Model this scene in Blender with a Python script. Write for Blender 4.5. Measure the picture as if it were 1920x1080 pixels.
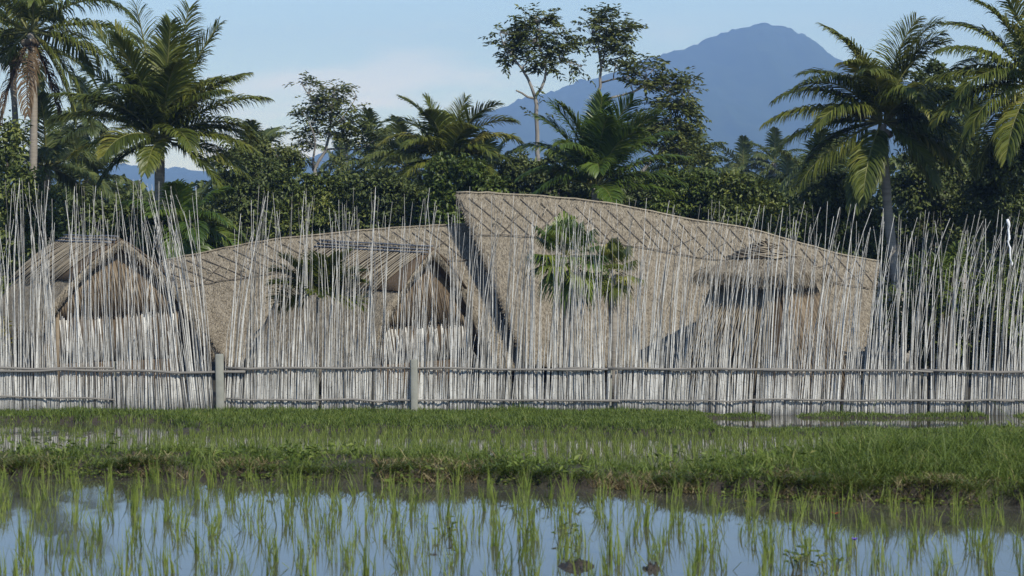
import bpy, math, random
import numpy as np
from math import radians as R, sin, cos, tan, pi

for o in list(bpy.data.objects):
    bpy.data.objects.remove(o)
scene = bpy.context.scene
COL = scene.collection
rng = np.random.default_rng(7)
random.seed(7)

# ------------------------------------------------------------------ camera
FPX, HOR, CZ = 4000.0, 380.0, 4.85          # focal length in photo pixels, horizon row, eye height
cam_d = bpy.data.cameras.new('camera')
cam_d.lens = 75.0
cam_d.sensor_width = 36.0
cam_d.shift_y = (HOR - 540.0) / 1920.0
cam_d.clip_start = 0.1
cam_d.clip_end = 30000
cam_d.dof.use_dof = True
cam_d.dof.focus_distance = 48.0
cam_d.dof.aperture_fstop = 9.0
cam = bpy.data.objects.new('camera', cam_d)
COL.objects.link(cam)
cam.location = (0, 0, CZ)
cam.rotation_euler = (R(90), 0, 0)
scene.camera = cam

# ------------------------------------------------------------------ sky, sun, exposure
SUN_EL, SUN_AZ = 42.0, 33.0                 # azimuth measured from behind the camera towards the right
w = bpy.data.worlds.new('World')
scene.world = w
w.use_nodes = True
nt = w.node_tree
nt.nodes.clear()
sky = nt.nodes.new('ShaderNodeTexSky')
sky.sky_type = 'NISHITA'
sky.sun_disc = False
sky.sun_elevation = R(SUN_EL)
sky.sun_rotation = R(180 - SUN_AZ)
sky.altitude = 1000
sky.air_density = 1.0
sky.dust_density = 0.4
sky.ozone_density = 3.5
bgn = nt.nodes.new('ShaderNodeBackground')
bgn.inputs['Strength'].default_value = 0.115
out = nt.nodes.new('ShaderNodeOutputWorld')
# soft low cloud banks all round the horizon
tc = nt.nodes.new('ShaderNodeTexCoord')
mp = nt.nodes.new('ShaderNodeMapping'); mp.inputs['Scale'].default_value = (9.0, 9.0, 40.0)
mp.inputs['Location'].default_value = (7.7, 0.1, 0.35)
cn = nt.nodes.new('ShaderNodeTexNoise'); cn.inputs['Scale'].default_value = 1.3; cn.inputs['Detail'].default_value = 5
cn.inputs['Roughness'].default_value = 0.5
cr = nt.nodes.new('ShaderNodeMapRange'); cr.inputs['From Min'].default_value = 0.47; cr.inputs['From Max'].default_value = 0.66
sx = nt.nodes.new('ShaderNodeSeparateXYZ')
er = nt.nodes.new('ShaderNodeMapRange'); er.inputs['From Min'].default_value = 0.09; er.inputs['From Max'].default_value = 0.03
mul = nt.nodes.new('ShaderNodeMath'); mul.operation = 'MULTIPLY'
mul2 = nt.nodes.new('ShaderNodeMath'); mul2.operation = 'MULTIPLY'; mul2.inputs[1].default_value = 1.0
mix = nt.nodes.new('ShaderNodeMix'); mix.data_type = 'RGBA'
mix.inputs['B'].default_value = (9.0, 9.0, 9.2, 1)
L = nt.links.new
L(tc.outputs['Generated'], mp.inputs['Vector']); L(mp.outputs['Vector'], cn.inputs['Vector'])
L(cn.outputs['Fac'], cr.inputs['Value']); L(tc.outputs['Generated'], sx.inputs['Vector'])
L(sx.outputs['Z'], er.inputs['Value']); L(cr.outputs['Result'], mul.inputs[0]); L(er.outputs['Result'], mul.inputs[1])
L(mul.outputs[0], mul2.inputs[0]); L(mul2.outputs[0], mix.inputs['Factor'])
L(sky.outputs['Color'], mix.inputs['A']); L(mix.outputs['Result'], bgn.inputs['Color'])
L(bgn.outputs['Background'], out.inputs['Surface'])

sun_d = bpy.data.lights.new('sun', 'SUN')
sun_d.energy = 4.2
sun_d.angle = R(0.53)
sun_d.color = (1.0, 0.95, 0.86)
sun = bpy.data.objects.new('sun', sun_d)
COL.objects.link(sun)
sun.location = (30, -30, 60)
sun.rotation_euler = (R(90 - SUN_EL), 0, R(SUN_AZ))

scene.view_settings.view_transform = 'Standard'
scene.view_settings.look = 'None'
scene.view_settings.exposure = 0.5
scene.view_settings.gamma = 1.0
scene.view_settings.use_curve_mapping = False
scene.render.engine = 'CYCLES'
scene.cycles.use_denoising = True
scene.cycles.max_bounces = 8
scene.cycles.transparent_max_bounces = 8
scene.cycles.volume_bounces = 0

# ------------------------------------------------------------------ helpers
def px(x, y, D):
    """point at distance D seen at photo pixel x, y"""
    return np.array([(x - 960.0) / FPX * D, D, CZ + (HOR - y) / FPX * D])

def pX(x, D):
    return (x - 960.0) / FPX * D

def pZ(y, D):
    return CZ + (HOR - y) / FPX * D

def set_tags(o, label=None, cat=None, group=None, kind=None):
    if label: o['label'] = label
    if cat: o['category'] = cat
    if group: o['group'] = group
    if kind: o['kind'] = kind
    return o

def empty(name, loc, label, cat, group=None):
    o = bpy.data.objects.new(name, None)
    o.empty_display_size = 0.2
    COL.objects.link(o)
    o.location = loc
    return set_tags(o, label, cat, group)

class MB:
    """collects vertices and faces as arrays, builds one mesh"""
    def __init__(s):
        s.v = []; s.f = []; s.n = 0; s.t = []
    def add(s, v, faces, mat=0, tint=None):
        v = np.asarray(v, dtype=np.float64).reshape(-1, 3)
        for f in faces:
            f = np.asarray(f, dtype=np.int64)
            if f.size: s.f.append((f + s.n, mat))
        if tint is None: tint = np.zeros(len(v))
        elif np.isscalar(tint): tint = np.full(len(v), float(tint))
        s.v.append(v); s.t.append(np.asarray(tint, dtype=np.float64)); s.n += len(v)
        return s
    def mesh(s, name, mats, origin=(0, 0, 0), smooth=False, coord=None):
        v = np.concatenate(s.v) - np.asarray(origin)
        me = bpy.data.meshes.new(name)
        me.vertices.add(len(v)); me.vertices.foreach_set('co', v.astype(np.float32).ravel())
        idx = np.concatenate([f.ravel() for f, m in s.f])
        tot = np.concatenate([np.full(len(f), f.shape[1]) for f, m in s.f])
        mi = np.concatenate([np.full(len(f), m) for f, m in s.f])
        me.loops.add(len(idx)); me.loops.foreach_set('vertex_index', idx.astype(np.int32))
        me.polygons.add(len(tot))
        st = np.concatenate([[0], np.cumsum(tot)[:-1]])
        me.polygons.foreach_set('loop_start', st.astype(np.int32))
        me.polygons.foreach_set('loop_total', tot.astype(np.int32))
        me.polygons.foreach_set('material_index', mi.astype(np.int32))
        if smooth: me.polygons.foreach_set('use_smooth', np.ones(len(tot), dtype=bool))
        at = me.attributes.new('tint', 'FLOAT', 'POINT')
        at.data.foreach_set('value', np.concatenate(s.t).astype(np.float32))
        for m in (mats if isinstance(mats, (list, tuple)) else [mats]): me.materials.append(m)
        me.update(calc_edges=True)
        me.validate()
        return me
    def build(s, name, mats, parent=None, smooth=False, base=None):
        """link as an object; vertices are in world space, the parent is an unrotated root"""
        if base is None:
            base = np.zeros(3)
            q = parent
            while q is not None:
                base = base + np.array(q.location); q = q.parent
            loc = (0, 0, 0)
        else:
            loc = tuple(base)
        o = bpy.data.objects.new(name, s.mesh(name, mats, base, smooth))
        COL.objects.link(o)
        o.location = loc
        o.parent = parent
        return o

def tube(mb, pts, radii, sides=6, mat=0, tint=0.0, caps=True, tints=None):
    pts = np.asarray(pts, float); radii = np.broadcast_to(np.asarray(radii, float), (len(pts),))
    d = np.gradient(pts, axis=0)
    d /= np.linalg.norm(d, axis=1, keepdims=True) + 1e-9
    ref = np.array([0, 0, 1.0]) if abs(d[:, 2]).mean() < 0.8 else np.array([0, 1.0, 0])
    a = np.cross(d, ref); a /= np.linalg.norm(a, axis=1, keepdims=True) + 1e-9
    b = np.cross(d, a)
    th = np.arange(sides) * 2 * pi / sides
    ring = pts[:, None, :] + radii[:, None, None] * (np.cos(th)[None, :, None] * a[:, None, :] + np.sin(th)[None, :, None] * b[:, None, :])
    n = len(pts)
    i = np.arange(n - 1)[:, None] * sides
    j = np.arange(sides)[None, :]; j2 = (j + 1) % sides
    q = np.stack([i + j, i + j2, i + sides + j2, i + sides + j], -1).reshape(-1, 4)
    fs = [q]
    if caps:
        fs.append(np.arange(sides)[None, ::-1]); fs.append((np.arange(sides) + (n - 1) * sides)[None, :])
    t = tint if tints is None else np.repeat(np.asarray(tints), sides)
    mb.add(ring.reshape(-1, 3), fs, mat, t)
    return mb

def box(mb, c, half, ax=None, mat=0, tint=0.0):
    """box with centre c, half sizes, axes as rows"""
    ax = np.eye(3) if ax is None else np.asarray(ax, float)
    s = np.array([[-1, -1, -1], [1, -1, -1], [1, 1, -1], [-1, 1, -1], [-1, -1, 1], [1, -1, 1], [1, 1, 1], [-1, 1, 1]], float)
    v = np.asarray(c) + (s * np.asarray(half)) @ ax
    mb.add(v, [np.array([[3, 2, 1, 0], [4, 5, 6, 7], [0, 1, 5, 4], [1, 2, 6, 5], [2, 3, 7, 6], [3, 0, 4, 7]])], mat, tint)
    return mb

def bar(mb, pts, wid, thick, side, up, mat=0, tint=0.0):
    """rectangular bar along a polyline, width along side, thickness along up"""
    pts = np.asarray(pts, float); n = len(pts)
    side = np.asarray(side, float) * wid / 2; up = np.asarray(up, float) * thick / 2
    ring = np.stack([pts - side - up, pts + side - up, pts + side + up, pts - side + up], 1)
    i = np.arange(n - 1)[:, None] * 4; j = np.arange(4)[None, :]; j2 = (j + 1) % 4
    q = np.stack([i + j, i + j2, i + 4 + j2, i + 4 + j], -1).reshape(-1, 4)
    mb.add(ring.reshape(-1, 3), [q, np.array([[3, 2, 1, 0]]), np.array([[0, 1, 2, 3]]) + 4 * (n - 1)], mat, tint)
    return mb

def blades(mb, pos, h, wd, lean, az, face, mat=0, tint=None, curl=1.7):
    """tapered two-segment grass blades"""
    N = len(pos)
    h, wd, lean, az, face = [np.broadcast_to(np.asarray(q, float), (N,)) for q in (h, wd, lean, az, face)]
    sd = np.stack([np.cos(face), np.sin(face), np.zeros(N)], 1) * (wd / 2)[:, None]
    ld = np.stack([np.cos(az), np.sin(az), np.zeros(N)], 1)
    z = np.array([0, 0, 1.0])
    m = pos + ld * (h * lean * 0.35)[:, None] + z * (h * 0.55)[:, None]
    t = pos + ld * (h * lean * curl * 0.6)[:, None] + z * (h * (1 - 0.3 * np.clip(lean, 0, 2)))[:, None]
    v = np.stack([pos - sd, pos + sd, m + sd * 0.75, m - sd * 0.75, t], 1)
    b = np.arange(N)[:, None] * 5
    tt = rng.random(N) if tint is None else np.asarray(tint)
    mb.add(v.reshape(-1, 3), [b + np.array([[0, 1, 2, 3]]), b + np.array([[3, 2, 4]])], mat, np.repeat(tt, 5))
    return mb

def leaves(mb, pos, axis, nrm, ln, wd, mat=0, tint=None, fold=0.25):
    """pointed leaves, each two triangles pairs folded along the midrib"""
    N = len(pos)
    axis = axis / (np.linalg.norm(axis, axis=1, keepdims=True) + 1e-9)
    sd = np.cross(axis, nrm); sd /= np.linalg.norm(sd, axis=1, keepdims=True) + 1e-9
    nn = np.cross(sd, axis)
    ln = np.broadcast_to(np.asarray(ln, float), (N,))[:, None]; wd = np.broadcast_to(np.asarray(wd, float), (N,))[:, None]
    tip = pos + axis * ln - nn * ln * 0.12
    mid = pos + axis * ln * 0.45
    a = mid + sd * wd / 2 + nn * wd * fold; b_ = mid - sd * wd / 2 + nn * wd * fold
    v = np.stack([pos, a, tip, b_], 1)
    b = np.arange(N)[:, None] * 4
    tt = rng.random(N) if tint is None else np.asarray(tint)
    mb.add(v.reshape(-1, 3), [b + np.array([[0, 1, 2]]), b + np.array([[0, 2, 3]])], mat, np.repeat(tt, 4))
    return mb

def rnd_dirs(n):
    d = rng.normal(size=(n, 3)); return d / np.linalg.norm(d, axis=1, keepdims=True)

# smooth value noise in numpy
_perm = np.random.default_rng(3).random((64, 64))
def vnoise(x, y):
    x = np.asarray(x, float); y = np.asarray(y, float)
    xi = np.floor(x).astype(int); yi = np.floor(y).astype(int)
    fx = x - xi; fy = y - yi
    fx = fx * fx * (3 - 2 * fx); fy = fy * fy * (3 - 2 * fy)
    g = lambda a, b: _perm[a % 64, b % 64]
    return (g(xi, yi) * (1 - fx) + g(xi + 1, yi) * fx) * (1 - fy) + (g(xi, yi + 1) * (1 - fx) + g(xi + 1, yi + 1) * fx) * fy
def fbm(x, y, o=4):
    s = 0; a = 0.5
    for k in range(o):
        s = s + a * vnoise(x * 2 ** k + 13.7 * k, y * 2 ** k + 7.1 * k); a *= 0.5
    return s
def sstep(a, b, x):
    t = np.clip((x - a) / (b - a), 0, 1); return t * t * (3 - 2 * t)

# ------------------------------------------------------------------ materials
def mat_base(name):
    m = bpy.data.materials.new(name); m.use_nodes = True
    t = m.node_tree; b = t.nodes['Principled BSDF']
    return m, t, b

def ramp(t, cols, pos=None):
    r = t.nodes.new('ShaderNodeValToRGB')
    e = r.color_ramp.elements
    pos = pos or [i / (len(cols) - 1) for i in range(len(cols))]
    while len(e) < len(cols): e.new(0.5)
    for k, (c, p) in enumerate(zip(cols, pos)):
        e[k].position = p; e[k].color = (*c, 1)
    return r

def leaf_mat(name, cols, pos=None, trans=0.3, rough=0.45, spec=0.35, noise=True, nscale=0.8):
    m, t, b = mat_base(name)
    at = t.nodes.new('ShaderNodeAttribute'); at.attribute_name = 'tint'
    r = ramp(t, cols, pos)
    src = at.outputs['Fac']
    if noise:
        g = t.nodes.new('ShaderNodeNewGeometry')
        n = t.nodes.new('ShaderNodeTexNoise'); n.inputs['Scale'].default_value = nscale; n.inputs['Detail'].default_value = 3
        t.links.new(g.outputs['Position'], n.inputs['Vector'])
        mr = t.nodes.new('ShaderNodeMath'); mr.operation = 'MULTIPLY_ADD'; mr.inputs[1].default_value = 1.1; mr.inputs[2].default_value = -0.55
        t.links.new(n.outputs['Fac'], mr.inputs[0])
        ad = t.nodes.new('ShaderNodeMath'); ad.operation = 'ADD'
        t.links.new(at.outputs['Fac'], ad.inputs[0]); t.links.new(mr.outputs[0], ad.inputs[1]); src = ad.outputs[0]
    t.links.new(src, r.inputs['Fac'])
    t.links.new(r.outputs['Color'], b.inputs['Base Color'])
    b.inputs['Roughness'].default_value = rough
    b.inputs['Specular IOR Level'].default_value = spec
    tr = t.nodes.new('ShaderNodeBsdfTranslucent')
    hs = t.nodes.new('ShaderNodeHueSaturation'); hs.inputs['Value'].default_value = 1.25; hs.inputs['Hue'].default_value = 0.485
    t.links.new(r.outputs['Color'], hs.inputs['Color']); t.links.new(hs.outputs['Color'], tr.inputs['Color'])
    mx = t.nodes.new('ShaderNodeMixShader'); mx.inputs[0].default_value = trans
    t.links.new(b.outputs[0], mx.inputs[1]); t.links.new(tr.outputs[0], mx.inputs[2])
    t.links.new(mx.outputs[0], t.nodes['Material Output'].inputs['Surface'])
    return m

def noise_mat(name, cols, scale=5.0, detail=6, rough=0.85, bump=0.3, stretch=(1, 1, 1), pos=None, coords='Object', spec=0.25,
              tint=0.0, objrand=0.0, bdist=0.02):
    m, t, b = mat_base(name)
    c = t.nodes.new('ShaderNodeTexCoord'); mp = t.nodes.new('ShaderNodeMapping')
    mp.inputs['Scale'].default_value = stretch
    t.links.new(c.outputs[coords], mp.inputs['Vector'])
    n = t.nodes.new('ShaderNodeTexNoise'); n.inputs['Scale'].default_value = scale; n.inputs['Detail'].default_value = detail
    n.inputs['Roughness'].default_value = 0.62
    t.links.new(mp.outputs['Vector'], n.inputs['Vector'])
    src = n.outputs['Fac']
    if tint:
        at = t.nodes.new('ShaderNodeAttribute'); at.attribute_name = 'tint'
        ma = t.nodes.new('ShaderNodeMath'); ma.operation = 'MULTIPLY_ADD'; ma.inputs[1].default_value = tint
        t.links.new(at.outputs['Fac'], ma.inputs[0]); t.links.new(src, ma.inputs[2]); src = ma.outputs[0]
    if objrand:
        oi = t.nodes.new('ShaderNodeObjectInfo')
        sb = t.nodes.new('ShaderNodeMath'); sb.operation = 'SUBTRACT'; sb.inputs[1].default_value = 0.5
        t.links.new(oi.outputs['Random'], sb.inputs[0])
        ma = t.nodes.new('ShaderNodeMath'); ma.operation = 'MULTIPLY_ADD'; ma.inputs[1].default_value = objrand
        t.links.new(sb.outputs[0], ma.inputs[0]); t.links.new(src, ma.inputs[2]); src = ma.outputs[0]
    r = ramp(t, cols, pos)
    t.links.new(src, r.inputs['Fac']); t.links.new(r.outputs['Color'], b.inputs['Base Color'])
    b.inputs['Roughness'].default_value = rough; b.inputs['Specular IOR Level'].default_value = spec
    if bump:
        bp = t.nodes.new('ShaderNodeBump'); bp.inputs['Strength'].default_value = bump; bp.inputs['Distance'].default_value = bdist
        t.links.new(n.outputs['Fac'], bp.inputs['Height']); t.links.new(bp.outputs['Normal'], b.inputs['Normal'])
    return m

M = {}
M['palm'] = leaf_mat('palm_leaf', [(0.032, 0.046, 0.010), (0.080, 0.105, 0.018), (0.155, 0.172, 0.032), (0.24, 0.23, 0.055)], [0, 0.4, 0.8, 1.0], trans=0.30, rough=0.42, spec=0.3)
M['palm_far'] = leaf_mat('palm_leaf_far', [(0.035, 0.052, 0.016), (0.075, 0.10, 0.026), (0.13, 0.15, 0.04)], trans=0.28, rough=0.45)
M['palm_bright'] = leaf_mat('palm_leaf_bright', [(0.035, 0.065, 0.012), (0.075, 0.125, 0.02), (0.15, 0.19, 0.035)], trans=0.35, rough=0.38, spec=0.45)
M['palm_dead'] = leaf_mat('palm_leaf_dead', [(0.05, 0.034, 0.02), (0.11, 0.076, 0.044), (0.18, 0.135, 0.085)], trans=0.15, rough=0.8, spec=0.1)
M['rachis'] = noise_mat('frond_rib', [(0.09, 0.10, 0.03), (0.17, 0.17, 0.06)], 3, rough=0.5, bump=0)
M['palm_trunk'] = noise_mat('palm_trunk', [(0.12, 0.105, 0.09), (0.24, 0.22, 0.19), (0.36, 0.34, 0.30)], 2.2, stretch=(1, 1, 7), bump=0.6, bdist=0.03)
M['tree_leaf'] = leaf_mat('tree_leaf', [(0.040, 0.056, 0.016), (0.092, 0.115, 0.030), (0.17, 0.185, 0.05)], trans=0.25, rough=0.42, spec=0.4)
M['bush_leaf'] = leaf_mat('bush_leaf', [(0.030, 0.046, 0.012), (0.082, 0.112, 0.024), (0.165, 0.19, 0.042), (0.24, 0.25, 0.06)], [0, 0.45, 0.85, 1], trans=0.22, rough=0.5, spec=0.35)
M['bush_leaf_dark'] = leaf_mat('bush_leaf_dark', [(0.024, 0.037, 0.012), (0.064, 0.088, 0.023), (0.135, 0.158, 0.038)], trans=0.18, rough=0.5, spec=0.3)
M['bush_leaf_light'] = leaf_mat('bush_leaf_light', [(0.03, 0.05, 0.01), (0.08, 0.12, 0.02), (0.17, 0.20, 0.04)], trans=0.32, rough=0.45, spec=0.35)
M['bark'] = noise_mat('bark', [(0.07, 0.065, 0.06), (0.20, 0.19, 0.175), (0.34, 0.33, 0.31)], 4, stretch=(1, 1, 0.4), bump=0.5)
M['bark_dark'] = noise_mat('bark_dark', [(0.03, 0.026, 0.02), (0.09, 0.08, 0.065)], 4, stretch=(1, 1, 0.4), bump=0.5)
M['grass'] = leaf_mat('grass_blade', [(0.044, 0.070, 0.013), (0.094, 0.140, 0.025), (0.155, 0.198, 0.042), (0.27, 0.25, 0.10)], [0, 0.45, 0.88, 1.0], trans=0.3, rough=0.5, spec=0.25, nscale=2.6)
M['rice'] = leaf_mat('rice_blade', [(0.074, 0.108, 0.018), (0.15, 0.20, 0.038), (0.235, 0.265, 0.07)], trans=0.35, rough=0.45, spec=0.3, noise=False)
M['straw_dead'] = leaf_mat('dead_grass', [(0.05, 0.04, 0.02), (0.16, 0.12, 0.06), (0.30, 0.26, 0.15)], trans=0.1, rough=0.8, spec=0.1, noise=False)
M['mud'] = noise_mat('mud', [(0.008, 0.006, 0.004), (0.024, 0.018, 0.012), (0.05, 0.038, 0.026)], 14, detail=8, rough=0.55, bump=0.8, bdist=0.05, spec=0.5)
M['thatch'] = noise_mat('thatch', [(0.10, 0.085, 0.063), (0.215, 0.187, 0.142), (0.325, 0.292, 0.232)], 4.5, detail=10, rough=0.95, bump=1.0, bdist=0.05, stretch=(6, 2.2, 2.2), spec=0.1, pos=[0.28, 0.5, 0.75])
M['thatch_straw'] = leaf_mat('thatch_straw', [(0.09, 0.075, 0.055), (0.19, 0.163, 0.122), (0.285, 0.252, 0.196), (0.44, 0.41, 0.34)], [0, 0.4, 0.85, 1], trans=0.05, rough=0.95, spec=0.08, noise=False)
M['thatch_brown'] = noise_mat('thatch_brown', [(0.07, 0.053, 0.037), (0.16, 0.122, 0.083), (0.26, 0.21, 0.15)], 3.0, detail=10, rough=0.95, bump=1.0, bdist=0.04, stretch=(7, 7, 1.2), spec=0.1)
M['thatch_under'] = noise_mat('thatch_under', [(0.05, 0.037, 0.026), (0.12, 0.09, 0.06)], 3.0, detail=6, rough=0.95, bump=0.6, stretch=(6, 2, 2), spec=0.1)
M['slat'] = noise_mat('roof_slat', [(0.09, 0.075, 0.055), (0.205, 0.175, 0.13), (0.32, 0.285, 0.215)], 4, rough=0.85, bump=0.4, objrand=0.5, stretch=(1, 1, 1), spec=0.15)
M['slat_brown'] = noise_mat('reed_slat', [(0.06, 0.048, 0.036), (0.155, 0.122, 0.085), (0.27, 0.225, 0.165)], 4, rough=0.85, bump=0.4, objrand=0.7, spec=0.15)
M['rod'] = noise_mat('lattice_rod', [(0.05, 0.042, 0.034), (0.13, 0.112, 0.09), (0.24, 0.21, 0.17)], 5, rough=0.8, bump=0.3, objrand=0.4, spec=0.2)
M['rod_pale'] = noise_mat('rod_tip', [(0.30, 0.27, 0.21), (0.55, 0.50, 0.40)], 5, rough=0.8, bump=0.2, spec=0.2)
M['ridge_pole'] = noise_mat('ridge_pole', [(0.05, 0.055, 0.065), (0.12, 0.13, 0.15), (0.22, 0.23, 0.25)], 4, rough=0.6, bump=0.2, spec=0.3)
M['plaster'] = noise_mat('whitewash', [(0.30, 0.30, 0.28), (0.42, 0.42, 0.40), (0.52, 0.52, 0.50)], 1.6, rough=0.9, bump=0.2, spec=0.15)
M['concrete'] = noise_mat('concrete', [(0.13, 0.135, 0.118), (0.205, 0.21, 0.185), (0.27, 0.275, 0.245)], 5, detail=8, rough=0.9, bump=0.4, bdist=0.01, spec=0.2)
M['rail'] = noise_mat('bamboo_rail', [(0.07, 0.065, 0.058), (0.17, 0.162, 0.148), (0.30, 0.29, 0.265)], 3, detail=8, rough=0.75, bump=0.4, stretch=(0.7, 8, 8), spec=0.25)
M['wire'] = noise_mat('wire', [(0.02, 0.02, 0.02), (0.04, 0.04, 0.04)], 5, rough=0.5, bump=0)
M['plastic'] = noise_mat('white_plastic', [(0.55, 0.58, 0.62), (0.85, 0.86, 0.88)], 9, rough=0.3, bump=0.8, spec=0.5)
M['purple'] = noise_mat('purple_petal', [(0.10, 0.05, 0.40), (0.20, 0.12, 0.6)], 20, rough=0.6, bump=0)
M['orange'] = noise_mat('orange_leaf', [(0.22, 0.05, 0.012), (0.38, 0.11, 0.03)], 9, rough=0.6, bump=0)
M['yellow_leaf'] = leaf_mat('yellow_leaf', [(0.3, 0.25, 0.03), (0.45, 0.40, 0.06)], trans=0.35, rough=0.5, noise=False)

# weathered whitewashed bamboo: streaks, dark joints, one shade per pole
def bamboo_mat():
    m, t, b = mat_base('weathered_bamboo')
    lk = t.links.new
    at = t.nodes.new('ShaderNodeAttribute'); at.attribute_name = 'tint'      # metres along the pole
    oi = t.nodes.new('ShaderNodeObjectInfo')
    g = t.nodes.new('ShaderNodeNewGeometry')
    mp = t.nodes.new('ShaderNodeMapping'); mp.inputs['Scale'].default_value = (22, 22, 2.2)
    lk(g.outputs['Position'], mp.inputs['Vector'])
    n = t.nodes.new('ShaderNodeTexNoise'); n.inputs['Scale'].default_value = 1.0; n.inputs['Detail'].default_value = 5; n.inputs['Roughness'].default_value = 0.7
    lk(mp.outputs['Vector'], n.inputs['Vector'])
    sc = t.nodes.new('ShaderNodeMath'); sc.operation = 'MULTIPLY_ADD'; sc.inputs[1].default_value = 3.1
    rn = t.nodes.new('ShaderNodeMath'); rn.operation = 'MULTIPLY'; rn.inputs[1].default_value = 17.0
    lk(oi.outputs['Random'], rn.inputs[0]); lk(at.outputs['Fac'], sc.inputs[0]); lk(rn.outputs[0], sc.inputs[2])
    fr = t.nodes.new('ShaderNodeMath'); fr.operation = 'FRACT'; lk(sc.outputs[0], fr.inputs[0])
    lt = t.nodes.new('ShaderNodeMath'); lt.operation = 'LESS_THAN'; lt.inputs[1].default_value = 0.05; lk(fr.outputs[0], lt.inputs[0])
    r = ramp(t, [(0.115, 0.111, 0.10), (0.33, 0.325, 0.305), (0.58, 0.58, 0.555)], [0.29, 0.46, 0.66])
    sb = t.nodes.new('ShaderNodeMath'); sb.operation = 'MULTIPLY_ADD'; sb.inputs[1].default_value = 0.42; sb.inputs[2].default_value = -0.24
    lk(oi.outputs['Random'], sb.inputs[0])
    ad = t.nodes.new('ShaderNodeMath'); ad.operation = 'ADD'; lk(n.outputs['Fac'], ad.inputs[0]); lk(sb.outputs[0], ad.inputs[1])
    lk(ad.outputs[0], r.inputs['Fac'])
    mx = t.nodes.new('ShaderNodeMix'); mx.data_type = 'RGBA'; mx.inputs['B'].default_value = (0.10, 0.095, 0.085, 1)
    ml = t.nodes.new('ShaderNodeMath'); ml.operation = 'MULTIPLY'; ml.inputs[1].default_value = 0.5
    lk(lt.outputs[0], ml.inputs[0]); lk(ml.outputs[0], mx.inputs['Factor']); lk(r.outputs['Color'], mx.inputs['A'])
    lk(mx.outputs['Result'], b.inputs['Base Color'])
    b.inputs['Roughness'].default_value = 0.6; b.inputs['Specular IOR Level'].default_value = 0.3
    return m
M['bamboo'] = bamboo_mat()

def water_mat(name, tilt, rip, base):
    """still paddy water with a faint breeze ripple"""
    m, t, b = mat_base(name)
    lk = t.links.new
    g = t.nodes.new('ShaderNodeNewGeometry')
    mp = t.nodes.new('ShaderNodeMapping'); mp.inputs['Scale'].default_value = (2.2, 1.1, 1)
    lk(g.outputs['Position'], mp.inputs['Vector'])
    n = t.nodes.new('ShaderNodeTexNoise'); n.inputs['Scale'].default_value = 1.6; n.inputs['Detail'].default_value = 3
    lk(mp.outputs['Vector'], n.inputs['Vector'])
    s = t.nodes.new('ShaderNodeSeparateColor'); lk(n.outputs['Color'], s.inputs[0])
    f = lambda src, k, c: (lambda q: (lk(src, q.inputs[0]), setattr(q, 'operation', 'MULTIPLY_ADD'), setattr(q.inputs[1], 'default_value', k), setattr(q.inputs[2], 'default_value', c), q.outputs[0])[-1])(t.nodes.new('ShaderNodeMath'))
    nx = f(s.outputs[0], rip * 0.5, -rip * 0.25)
    ny = f(s.outputs[1], rip, -tilt - rip * 0.5)
    c = t.nodes.new('ShaderNodeCombineXYZ'); c.inputs[2].default_value = 1.0
    lk(nx, c.inputs[0]); lk(ny, c.inputs[1])
    nm = t.nodes.new('ShaderNodeVectorMath'); nm.operation = 'NORMALIZE'; lk(c.outputs[0], nm.inputs[0])
    lk(nm.outputs[0], b.inputs['Normal'])
    b.inputs['Base Color'].default_value = (*base, 1)
    b.inputs['Roughness'].default_value = 0.035
    b.inputs['IOR'].default_value = 1.55
    b.inputs['Specular IOR Level'].default_value = 0.5
    return m
M['water_near'] = water_mat('paddy_water_near', 0.0, 0.018, (0.058, 0.057, 0.046))
M['water_mid'] = water_mat('paddy_water_mid', 0.0, 0.03, (0.05, 0.048, 0.036))
M['water_far'] = water_mat('paddy_water_far', 0.0, 0.012, (0.05, 0.045, 0.028))

def ground_mat():
    m, t, b = mat_base('ground')
    lk = t.links.new
    g = t.nodes.new('ShaderNodeNewGeometry')
    n = t.nodes.new('ShaderNodeTexNoise'); n.inputs['Scale'].default_value = 2.2; n.inputs['Detail'].default_value = 10; n.inputs['Roughness'].default_value = 0.65
    lk(g.outputs['Position'], n.inputs['Vector'])
    r = ramp(t, [(0.010, 0.008, 0.005), (0.026, 0.020, 0.013), (0.030, 0.032, 0.014), (0.055, 0.044, 0.028)], [0.3, 0.48, 0.6, 0.8])
    lk(n.outputs['Fac'], r.inputs['Fac']); lk(r.outputs['Color'], b.inputs['Base Color'])
    b.inputs['Roughness'].default_value = 0.8
    bp = t.nodes.new('ShaderNodeBump'); bp.inputs['Strength'].default_value = 0.8; bp.inputs['Distance'].default_value = 0.06
    lk(n.outputs['Fac'], bp.inputs['Height']); lk(bp.outputs['Normal'], b.inputs['Normal'])
    return m
M['ground'] = ground_mat()
M['mountain'] = noise_mat('mountain_forest', [(0.012, 0.022, 0.010), (0.03, 0.05, 0.018), (0.055, 0.07, 0.03)], 0.012, detail=9, rough=0.95, bump=0, coords='Object', spec=0.05)

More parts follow.
